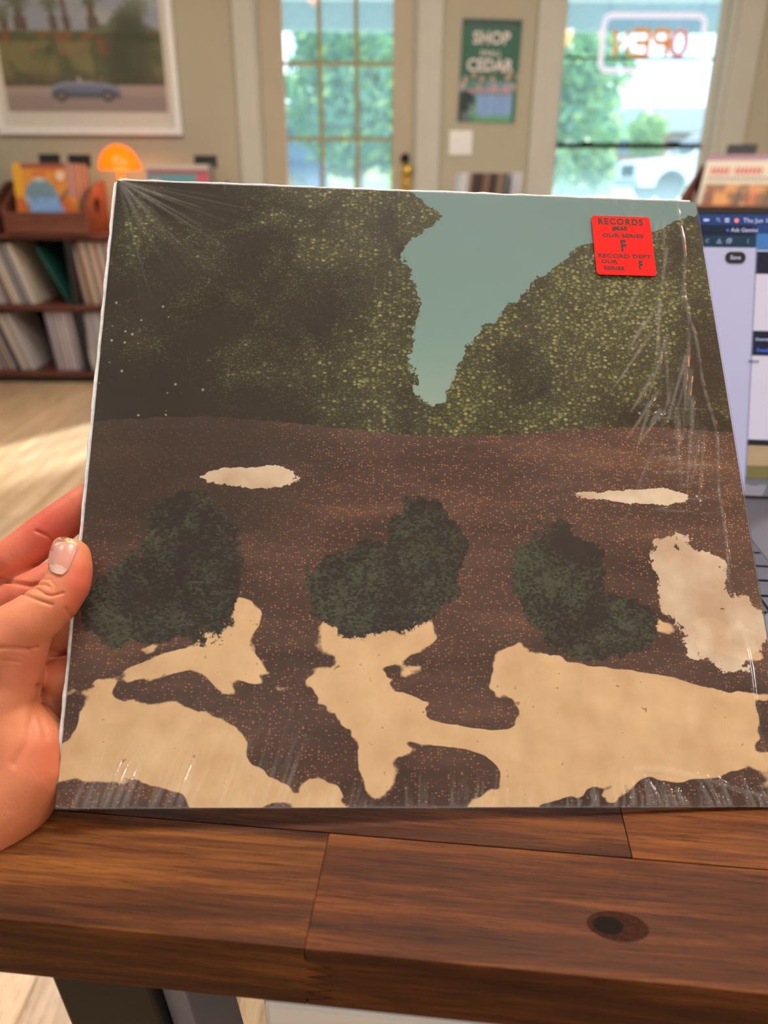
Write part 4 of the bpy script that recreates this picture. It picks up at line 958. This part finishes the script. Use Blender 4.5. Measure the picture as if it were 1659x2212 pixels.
# thumb
th = [fr_(154, 1205, 42*PXM), fr_(153, 1232, 45.5*PXM), fr_(146, 1262, 48*PXM), fr_(118, 1300, 51*PXM), (62, 1345, .325, 58*PXM), (0, 1388, .325, 68*PXM), (-70, 1440, .327, 84*PXM)]
chain(th)
chain([(60, 1345, .325, 54*PXM), (36, 1432, .327, 57*PXM), (28, 1480, .328, 58*PXM), (-20, 1560, .328, 84*PXM)])
chain([(-70, 1440, .327, 84*PXM), (-80, 1600, .329, 120*PXM), (-140, 1740, .329, 120*PXM)])
# heel of the hand
chain([(10, 1545, .329, 74*PXM), (54, 1620, .328, 89*PXM), (55, 1668, .326, 90*PXM), (14, 1722, .324, 98*PXM), (-60, 1770, .322, 118*PXM), (-220, 1860, .322, 140*PXM), (-420, 1960, .322, 150*PXM)])
chain([(-420, 1960, .322, 150*PXM), (-900, 2250, .29, .036), (-1500, 2700, .24, .042)], 14)
# palm behind the sleeve edge
chain([(-40, 1400, .354, 80*PXM), (20, 1470, .354, 76*PXM), (60, 1540, .350, 70*PXM), (40, 1620, .343, 80*PXM)])
chain([(70, 1372, .352, 60*PXM), (92, 1440, .350, 62*PXM), (100, 1510, .346, 56*PXM), (96, 1570, .341, 46*PXM)])
chain([(-40, 1400, .354, 80*PXM), (-140, 1500, .348, 110*PXM)])
# fingers behind
chain([(-130, 1330, .362, .0115), (-40, 1262, .368, .0108), bk_(30, 1205, .0102, .004), bk_(105, 1148, .0100, .002), bk_(180, 1092, .0094), bk_(262, 1048, .0088), bk_(318, 1020, .0080)])
chain([(-130, 1400, .360, .0118), (-20, 1330, .365, .0108), bk_(60, 1286, .0104, .003), bk_(160, 1235, .0100), bk_(270, 1185, .0094), bk_(345, 1155, .0083)])
chain([(-90, 1450, .354, .0115), (40, 1398, .362, .0102), bk_(120, 1370, .0100, .001), bk_(220, 1335, .0094), bk_(320, 1305, .0082)])
chain([(-40, 1510, .350, .0115), (60, 1480, .354, .0098), bk_(130, 1462, .0092), bk_(220, 1440, .0084), bk_(285, 1425, .0074)])
b = MB()
ico = bmesh.new(); bmesh.ops.create_icosphere(ico, subdivisions=3, radius=1); iv = [v.co.copy() for v in ico.verts]; iff = [tuple(v.index for v in f.verts) for f in ico.faces]; ico.free()
for p, r_ in balls: b.add([p+v*r_ for v in iv], iff)
tmp = b.build('tmp_hand', None)
md = tmp.modifiers.new('r', 'REMESH'); md.mode = 'VOXEL'; md.voxel_size = .00062; md.adaptivity = 0
md = tmp.modifiers.new('s', 'SMOOTH'); md.factor = .5; md.iterations = 45
bpy.context.view_layer.update()
hme = bpy.data.meshes.new_from_object(tmp.evaluated_get(bpy.context.evaluated_depsgraph_get()))
bpy.data.objects.remove(tmp)
# creases, knuckle folds and small swellings, carved into the surface
nvh = len(hme.vertices); co = np.empty(nvh*3); hme.vertices.foreach_get('co', co); co = co.reshape(-1, 3)
no = np.empty(nvh*3); hme.vertices.foreach_get('normal', no); no = no.reshape(-1, 3)
rel = co-np.array(CAM); dz_ = rel@np.array(FW); uu = 829.5+F_PX*(rel@np.array(RT))/dz_; vv = 1106-F_PX*(rel@np.array(UP))/dz_
facing = (no@np.array(FW)) < .25
disp = np.zeros(nvh)
def groove(pts, depth, width, zmin=0, zmax=9):
    d = np.full(nvh, 1e9)
    for (x0, y0), (x1, y1) in zip(pts[:-1], pts[1:]):
        t = np.clip(((uu-x0)*(x1-x0)+(vv-y0)*(y1-y0))/((x1-x0)**2+(y1-y0)**2), 0, 1); d = np.minimum(d, np.hypot(uu-x0-t*(x1-x0), vv-y0-t*(y1-y0)))
    global disp
    disp -= depth*np.exp(-(d/width)**2)*facing*(dz_ > zmin)*(dz_ < zmax)
FT = .343
groove([(50, 1283), (66, 1290), (90, 1299), (112, 1306)], .00085, 3.2, 0, FT)
groove([(64, 1268), (80, 1272), (98, 1284), (110, 1287), (136, 1281)], .0008, 3.0, 0, FT)
groove([(80, 1263), (96, 1262), (106, 1268)], .0006, 2.8, 0, FT)
groove([(90, 1251), (108, 1252), (120, 1266), (119, 1276)], .0003, 2.6, 0, FT)
groove([(143, 1315), (154, 1329), (160, 1338)], .0007, 4, 0, FT)
groove([(0, 1399), (40, 1400), (64, 1403), (82, 1399)], .0010, 3.6, 0, FT)
groove([(64, 1403), (68, 1412)], .0006, 3, 0, FT)
groove([(0, 1426), (44, 1430)], .0003, 2.6, 0, FT)
groove([(85, 1484), (100, 1520), (132, 1556)], .0010, 7, 0, .352)
groove([(76, 1520), (60, 1600), (30, 1650)], .0008, 10, 0, FT)
groove([(85, 1484), (86, 1540), (100, 1590)], .0006, 8, 0, FT)
groove([(78, 1147), (104, 1158), (126, 1174)], .0008, 3.4, .344)
groove([(0, 1253), (30, 1257), (64, 1265), (90, 1262)], .0016, 4.5, .344)
disp += .00012*np.array([mnoise.noise(Vector(c)*140) for c in co])
co += no*disp[:, None]
hme.vertices.foreach_set('co', co.ravel()); hme.shade_smooth(); hme.name = 'hand'
m = NT('skin')
P = m.coord(); n1 = m.noise(P, 30, 4, .6); n2 = m.noise(P, 700, 3, .6); n3 = m.noise(P, 14, 3)
base = m.ramp(m.math('ADD', m.math('MULTIPLY', n1, .5), m.math('MULTIPLY', n3, .5)), [(.36, lin((190, 122, 86))), (.5, lin((206, 131, 96))), (.64, lin((216, 138, 110)))])
ra = m.n('ShaderNodeVertexColor'); ra.layer_name = 'flush'
base = m.mix(ra.outputs[0], base, lin((200, 92, 78)))
m.set(Base_Color=base, Roughness=.48, Subsurface_Weight=.35, Subsurface_Scale=.004)
m.b.inputs['Subsurface Radius'].default_value = (1.0, .35, .2); m.b.inputs['Specular IOR Level'].default_value = .4
m.bump(m.math('ADD', n2, m.math('MULTIPLY', m.noise(m.coord((1, 3, 1)), 260, 3), .8)), .22, .0005)
hme.materials.clear(); hme.materials.append(m.m)
def blob(cx, cy, r_): return np.exp(-(((uu-cx)**2+(vv-cy)**2)/r_**2))
flush = np.clip(.75*blob(178, 1240, 34)+.6*blob(165, 1300, 40)+.5*blob(95, 1130, 60)+.35*blob(70, 1440, 50)+.45*blob(100, 1640, 50)+.5*(dz_ > .344), 0, 1)
ca = hme.color_attributes.new('flush', 'FLOAT_COLOR', 'POINT'); arr = np.ones((nvh, 4)); arr[:, 0] = arr[:, 1] = arr[:, 2] = flush; ca.data.foreach_set('color', arr.ravel())
hand = bpy.data.objects.new('hand', hme); col.objects.link(hand)
tag(hand, 'left hand gripping the left edge of the held record sleeve, thumb in front, fingers behind', 'hand')
# thumb nail: a thin plate laid on the thumb's back
bv = BVHTree.FromPolygons([Vector(c) for c in co], [tuple(p.vertices) for p in hme.polygons])
na, nl = 15, 19; nvs = []; ok = True
base_l, base_r, tip_c = (106, 1231), (143, 1236), (149, 1163)
for j in range(nl):
    s = j/(nl-1)
    cx_ = 124+(150-124)*s - 3*math.sin(math.pi*s); cy_ = 1236-(1236-1163)*s
    hw = (20+7*math.sin(min(1, s*1.15)*math.pi*.62))*(1 if s < .80 else math.sqrt(max(0, 1-((s-.80)/.205)**2)))
    if s < .12: hw *= .80+.2*(s/.12)
    for i in range(na):
        q = -1+2*i/(na-1); u_ = cx_+hw*q*.95; v_ = cy_+hw*q*.30 + (3*(1-q*q) if s < .1 else 0)
        d = (at(u_, v_, 1)-CAM).normalized(); hit = bv.ray_cast(CAM, d)
        p = hit[0] if hit[0] is not None and (hit[0]-CAM).dot(FW) < .342 and hit[1].dot(FW) < -.35 else None
        nvs.append((p, hit[1], s, q, (u_, v_)))
pts = []; last = (.335, -FW)
byrow = {}
for k, (p, n_, s, q, uv) in enumerate(nvs):
    if p is not None: byrow[k] = ((p-CAM).dot(FW), n_)
for k, (p, n_, s, q, uv) in enumerate(nvs):
    if p is None or k not in byrow:
        near = min(byrow, key=lambda z: (nvs[z][4][0]-uv[0])**2+(nvs[z][4][1]-uv[1])**2); dp, n_ = byrow[near]; p = at(uv[0], uv[1], dp)
    pts.append(p+n_*.0002+(-FW)*(.0007-.0005*q*q)+(-FW)*.0004*s)
N0 = len(pts); back = [p+FW*.0008 for p in pts]
fs = [(j*na+i, j*na+i+1, (j+1)*na+i+1, (j+1)*na+i) for j in range(nl-1) for i in range(na-1)]
rim = [i for i in range(na)]+[j*na+na-1 for j in range(1, nl)]+[(nl-1)*na+i for i in range(na-2, -1, -1)]+[j*na for j in range(nl-2, 0, -1)]
fs += [(rim[k], rim[(k+1) % len(rim)], rim[(k+1) % len(rim)]+N0, rim[k]+N0) for k in range(len(rim))]
nm = NT('thumb_nail_plate'); nn = nm.noise(nm.coord(), 90, 3)
nm.set(Base_Color=nm.ramp(nn, [(.35, lin((196, 138, 128))), (.65, lin((206, 152, 140)))]), Roughness=.28, Subsurface_Weight=.2, Subsurface_Scale=.002)
nail = MB().add(pts+back, fs).build('thumb_nail', nm.m, hand, True); nail['label'] = 'pale pink thumb nail'
# the free edge and lunula
nt = flat('nail_free_edge', (222, 184, 138), .35, var=.04, scale=200); lu = flat('nail_lunula', (212, 176, 168), .3, var=.03, scale=200)
j0 = int(nl*.86)
tipf = [(a, b_, c, d) for (a, b_, c, d) in [((j*na+i), (j*na+i+1), ((j+1)*na+i+1), ((j+1)*na+i)) for j in range(j0, nl-1) for i in range(na-1)]]
MB().add([p-FW*.00012 for p in pts], tipf).build('nail_tip', nt, nail, True)
lf = [((j*na+i), (j*na+i+1), ((j+1)*na+i+1), ((j+1)*na+i)) for j in range(0, 4) for i in range(1, na-2) if j < 4-abs(i-na/2)*.3]
MB().add([p-FW*.0001 for p in pts], lf).build('lunula', lu, nail, True)

# ================================================================== OUTSIDE
def gz(x, y):
    return -.22 + .75*float(sstep(np.array(y), 7, 24)) + 1.75*float(sstep(np.array(y), 26, 44))
gnx, gny = 40, 50; vs = []; fs = []
for j in range(gny):
    for i in range(gnx):
        yy = YF+WT+.02+(75-YF)*(j/(gny-1))**1.5; xx = -45+100*i/(gnx-1); vs.append((xx, yy, gz(xx, yy)))
for j in range(gny-1):
    for i in range(gnx-1): fs.append((j*gnx+i, j*gnx+i+1, (j+1)*gnx+i+1, (j+1)*gnx+i))
m = NT('lawn_grass'); gn = m.noise(m.coord(), 1.2, 5); m.set(Base_Color=m.ramp(gn, [(.35, lin((96, 128, 60))), (.65, lin((146, 166, 84)))]), Roughness=.9)
tag(MB().add(vs, fs).build('lawn', m.m, None, True), 'sunlit green lawn outside beyond the porch', 'lawn', kind='stuff')
struct(MB().box(-4, 4.5, YF+WT, 7.1, -.25, -.03).build('porch_deck', flat('porch_grey', (160, 162, 166), .7)))
struct(MB().box(-4, 4.5, YF+WT, 7.2, 2.30, 2.36).build('porch_ceiling', flat('porch_ceiling_paint', (214, 226, 236), .8)))
struct(MB().box(-4, 4.5, 6.95, 7.1, 2.12, 2.30).build('porch_beam', flat('porch_beam_paint', (150, 172, 190), .7)))
for x in (-3.2, 4.0): struct(MB().box(x-.07, x+.07, 6.95, 7.09, -.1, 2.2).build('porch_post', M['trim']))
def strip(name, pts, mat, label, cat, wdt):
    vs = []; fs = []
    for k, (x_, y_) in enumerate(pts):
        for s in (-1, 1):
            for top in (0, .04): vs.append((x_+s*wdt[k]/2, y_, gz(x_, y_)+top-.005))
    n = len(pts)
    for k in range(n-1):
        a = 4*k; fs += [(a+1, a+3, a+7, a+5), (a, a+4, a+6, a+2), (a, a+1, a+5, a+4), (a+2, a+6, a+7, a+3)]
    return tag(MB().add(vs, fs).build(name, mat), label, cat)
road = flat('driveway_asphalt', (150, 160, 176), .85)
strip('driveway', [(.4, 7.2), (-.2, 9), (-1.0, 12), (-2.0, 16), (-3.2, 20), (-4.6, 25), (-6, 32)], road, 'pale grey driveway crossing the lawn towards the dark car', 'driveway', [1.1, 1.2, 1.3, 1.6, 2.2, 3, 3])
vs = []; fs = []
for k, xx in enumerate(np.linspace(-40, 45, 30)):
    for yy in (21.5, 23, 24.5, 26.5): vs.append((xx, yy, gz(xx, yy)+.03))
for k in range(29):
    for q in range(3): fs.append((k*4+q, k*4+q+1, k*4+q+5, k*4+q+4))
tag(MB().add(vs, fs).build('street', road), 'grey street crossing behind the lawn', 'street')

def tree(loc, rx, rz, cz, n, cols, label, seed, leaf=.22, trunk=.18):
    t = tag(empty('tree', loc), label, 'tree', None); rr_ = random.Random(seed)
    MB().tube([(0, 0, 0), (.05, 0, cz*.5), (0, .05, cz), (.1, 0, cz+rz*.5)], [trunk, trunk*.8, trunk*.6, trunk*.2], 8).build('trunk', flat('bark', (96, 82, 72), .9, var=.3, scale=8), t, True)
    for k in range(4):
        a = k*1.7+seed; MB().tube([(0, 0, cz-rz*.4), (math.cos(a)*rx*.3, math.sin(a)*rx*.3, cz), (math.cos(a)*rx*.6, math.sin(a)*rx*.6, cz+rz*.35)], [trunk*.5, trunk*.35, trunk*.1], 6).build('branch', bpy.data.materials['bark'], t, True)
    lobes = [(rr_.uniform(-.55, .55)*rx, rr_.uniform(-.5, .5)*rx, cz+rr_.uniform(-.6, .6)*rz, rr_.uniform(.35, .55)) for _ in range(13)]
    for ci, (c, share) in enumerate(cols):
        b = MB(); cnt = int(n*share)
        for _ in range(cnt):
            lb = rr_.choice(lobes); d = Vector((rr_.gauss(0, 1), rr_.gauss(0, 1), rr_.gauss(0, 1))).normalized(); rad = lb[3]*(.75+.3*rr_.random())
            p = Vector((lb[0]+d.x*rad*rx, lb[1]+d.y*rad*rx, lb[2]+d.z*rad*rz))
            u_ = Vector((rr_.gauss(0, 1), rr_.gauss(0, 1), rr_.gauss(0, 1))).normalized(); v_ = u_.orthogonal().normalized(); s = leaf*(.6+.8*rr_.random())
            b.add([p-u_*s, p+v_*s*.5, p+u_*s, p-v_*s*.5], [(0, 1, 2, 3)])
        me_ = b; o = me_.build('foliage', c, t); o['kind'] = 'stuff'
    return t
def leafmat(name, a):
    m = NT(name); n = m.noise(m.coord(), 1.2, 3); c = lin(a)
    m.set(Base_Color=m.ramp(n, [(.3, tuple(v*.7 for v in c[:3])+(1,)), (.7, tuple(min(1, v*1.3) for v in c[:3])+(1,))]), Roughness=.6)
    tl = m.n('ShaderNodeBsdfTranslucent', Color=c); mx = m.n('ShaderNodeMixShader'); mx.inputs[0].default_value = .35; m.l(m.b.outputs[0], mx.inputs[1]); m.l(tl.outputs[0], mx.inputs[2]); m.l(mx.outputs[0], m.out.inputs[0]); return m.m
gA, gB, gC = leafmat('leaf_mid', (128, 176, 122)), leafmat('leaf_pale', (176, 206, 126)), leafmat('leaf_deep', (98, 148, 128))
tree((5.3, 30, gz(0, 30)), 3.3, 2.8, 3.2, 7000, [(gA, .5), (gC, .25), (gB, .25)], 'broad green tree outside the window, left of the white pickup', 3)
tree((1.6, 34, gz(0, 34)), 3.4, 3.4, 4.2, 5000, [(gC, .5), (gA, .5)], 'deep green tree outside between the door and the window', 5)
tree((-.9, 28, gz(0, 28)), 2.3, 2.7, 3.1, 5000, [(gC, .45), (gA, .4), (gB, .15)], 'blue-green tree filling the right panes of the door', 8)
tree((-9.5, 36, gz(0, 36)), 2.6, 2.4, 3.6, 2500, [(gA, .6), (gC, .4)], 'green tree at the left beyond the door', 9)
tree((10.4, 34, gz(0, 34)), .9, .8, 1.6, 1200, [(gB, .6), (gA, .4)], 'small pale green bush by the far brick house', 11, .16, .08)
for k, (x_, y_, s) in enumerate(((3.2, 25.5, .8), (5.0, 25.9, .8), (6.8, 27.2, .7))):
    tree((x_, y_, gz(x_, y_)), s, .6, .7, 900, [(gB, .6), (gC, .4)], ('low pale shrub at the lawn edge under the broad tree, %s' % ('left one', 'middle one', 'right one')[k]), 20+k, .14, .05)

def house(loc, w_, d_, h_, rh, wallm, roofm, label):
    t = tag(empty('house', loc), label, 'house')
    MB().box(-w_/2, w_/2, 0, d_, -.5, h_).build('wall', wallm, t)
    MB().prism([(-w_/2-.4, h_-.02), (w_/2+.4, h_-.02), (w_/2-.9, h_+rh), (-w_/2+.9, h_+rh)], -.5, d_+.5, 'xz').build('roof', roofm, t)
    for k in range(int(w_//2.4)):
        x_ = -w_/2+1.2+k*2.4; f = MB().box(x_-.5, x_+.5, -.06, .02, h_*.35, h_*.8).build('window', M['trim'], t)
        MB().box(x_-.44, x_+.44, -.075, -.06, h_*.37, h_*.78).build('pane', flat('far_pane', (110, 130, 160), .2), f)
    MB().box(-.45, .45, -.05, .02, -.3, h_*.78).build('door', M['white'], t)
    return t
brick = flat('far_brick', (176, 128, 122), .85, var=.2, scale=6); roofw = flat('pale_grey_roof', (186, 196, 220), .6); bluew = flat('blue_grey_siding', (110, 132, 172), .8)
house((13.9, 38, gz(0, 38)-.15), 8.5, 6, 1.45, .95, brick, roofw, 'brick house with pale grey roof far outside, right of the broad tree')
house((-6.7, 38, gz(0, 38)-.15), 9.5, 6, 1.5, .8, bluew, flat('slate_blue_roof', (100, 124, 160), .7), 'blue-grey house far outside beyond the left panes of the door')

def wheel(par, x, y, r_):
    w_ = empty('wheel'); w_.parent = par; w_.location = (x, y, r_)
    MB().lathe([(r_*.62, -.11), (r_*.94, -.11), (r_, -.07), (r_, .07), (r_*.94, .11), (r_*.62, .11)], 28, (0, 0, 0), 'y').build('tyre', M['black'], w_, True)
    MB().lathe([(0, -.07), (r_*.2, -.10), (r_*.55, -.08), (r_*.64, -.10), (r_*.64, .10), (0, .10)], 20, (0, 0, 0), 'y').build('hub', flat('alloy', (170, 176, 190), .35, .7), w_, True)
def car(loc, rot, body, label, cat, pickup):
    t = tag(empty('pickup_truck' if pickup else 'parked_car', loc, (0, 0, rot)), label, cat); W2 = .95
    if pickup:
        L_ = 5.6; wr = .40; wx = (.92, 4.5)
        prof = [(0, .55), (.0, 1.0), (.12, 1.12), (1.35, 1.2), (1.55, 1.24), (3.55, 1.26), (L_, 1.26), (L_, .55)]
        cabp = [(1.35, 1.18), (2.05, 1.82), (3.3, 1.86), (3.65, 1.25)]; glp = [(1.55, 1.22), (2.1, 1.76), (2.62, 1.79), (2.62, 1.24)]; glp2 = [(2.72, 1.24), (2.72, 1.79), (3.22, 1.80), (3.5, 1.27)]
    else:
        L_ = 4.6; wr = .36; wx = (.9, 3.6)
        prof = [(0, .4), (.0, .9), (.15, 1.02), (1.2, 1.08), (4.4, 1.1), (L_, .95), (L_, .4)]
        cabp = [(1.1, 1.06), (1.85, 1.6), (3.9, 1.66), (4.5, 1.06)]; glp = [(1.35, 1.1), (1.92, 1.54), (2.75, 1.57), (2.75, 1.12)]; glp2 = [(2.85, 1.12), (2.85, 1.57), (3.8, 1.58), (4.2, 1.12)]
    # lower edge with wheel arches
    low = []
    zb_ = prof[0][1]-.12
    low.append((prof[-1][0], zb_))
    for wxx in reversed(wx):
        for a in np.linspace(0, math.pi, 9): low.append((wxx+(wr+.07)*math.cos(a), max(zb_, wr+(wr+.07)*math.sin(a))))
    low.append((0.03, zb_))
    pts = prof[:]+low
    MB().prism(pts, -W2, W2, 'xz').build('body', body, t)
    MB().prism(cabp, -W2+.12, W2-.12, 'xz').build('cab', body, t, bevel=.04)
    gm_ = flat('car_glass', (40, 56, 84), .08, var=.02)
    for s in (-1, 1):
        y0_, y1_ = (-W2+.10, -W2+.125) if s < 0 else (W2-.125, W2-.10)
        for g_ in (glp, glp2): MB().prism(g_, y0_, y1_, 'xz').build('side_window', gm_, t)
        for wxx in wx: wheel(t, wxx, s*(W2-.13), wr)
        MB().box(-.02, .12, s*.62-.2, s*.62+.2, .78, .98).build('headlight', flat('headlight', (225, 232, 240), .2), t)
        MB().box(1.5, 1.68, s*(W2+.02)-.02, s*(W2+.02)+.14*s+.02, 1.2, 1.36).build('mirror', body, t)
    (a0, a1) = (cabp[0], cabp[1])
    MB().add([(a0[0]-.0+.10, -W2+.2, a0[1]+.06), (a0[0]+.10, W2-.2, a0[1]+.06), (a1[0]-.05, W2-.22, a1[1]-.06), (a1[0]-.05, -W2+.22, a1[1]-.06), (a0[0]+.06, -W2+.2, a0[1]+.08), (a0[0]+.06, W2-.2, a0[1]+.08), (a1[0]-.09, W2-.22, a1[1]-.04), (a1[0]-.09, -W2+.22, a1[1]-.04)], [(0, 1, 2, 3), (7, 6, 5, 4), (0, 4, 5, 1), (2, 6, 7, 3), (1, 5, 6, 2), (0, 3, 7, 4)]).build('windscreen', gm_, t)
    MB().box(-.08, .06, -W2+.05, W2-.05, .42, .62).build('bumper', flat('bumper_grey', (140, 146, 156), .4, .4), t, bevel=.02)
    MB().box(-.03, .02, -.5, .5, .68, .98).build('grille', M['black'], t)
    return t
car((6.95, 24.0, gz(0, 24)-.02), R(4), flat('white_car_paint', (238, 242, 246), .25, var=.01), 'white pickup truck parked outside the window, facing left', 'pickup truck', True)
car((-1.75, 20.5, gz(0, 20.5)-.02), R(205), flat('dark_blue_car_paint', (30, 54, 96), .2, var=.02), 'dark blue parked car seen through the lower left door panes', 'car', False)
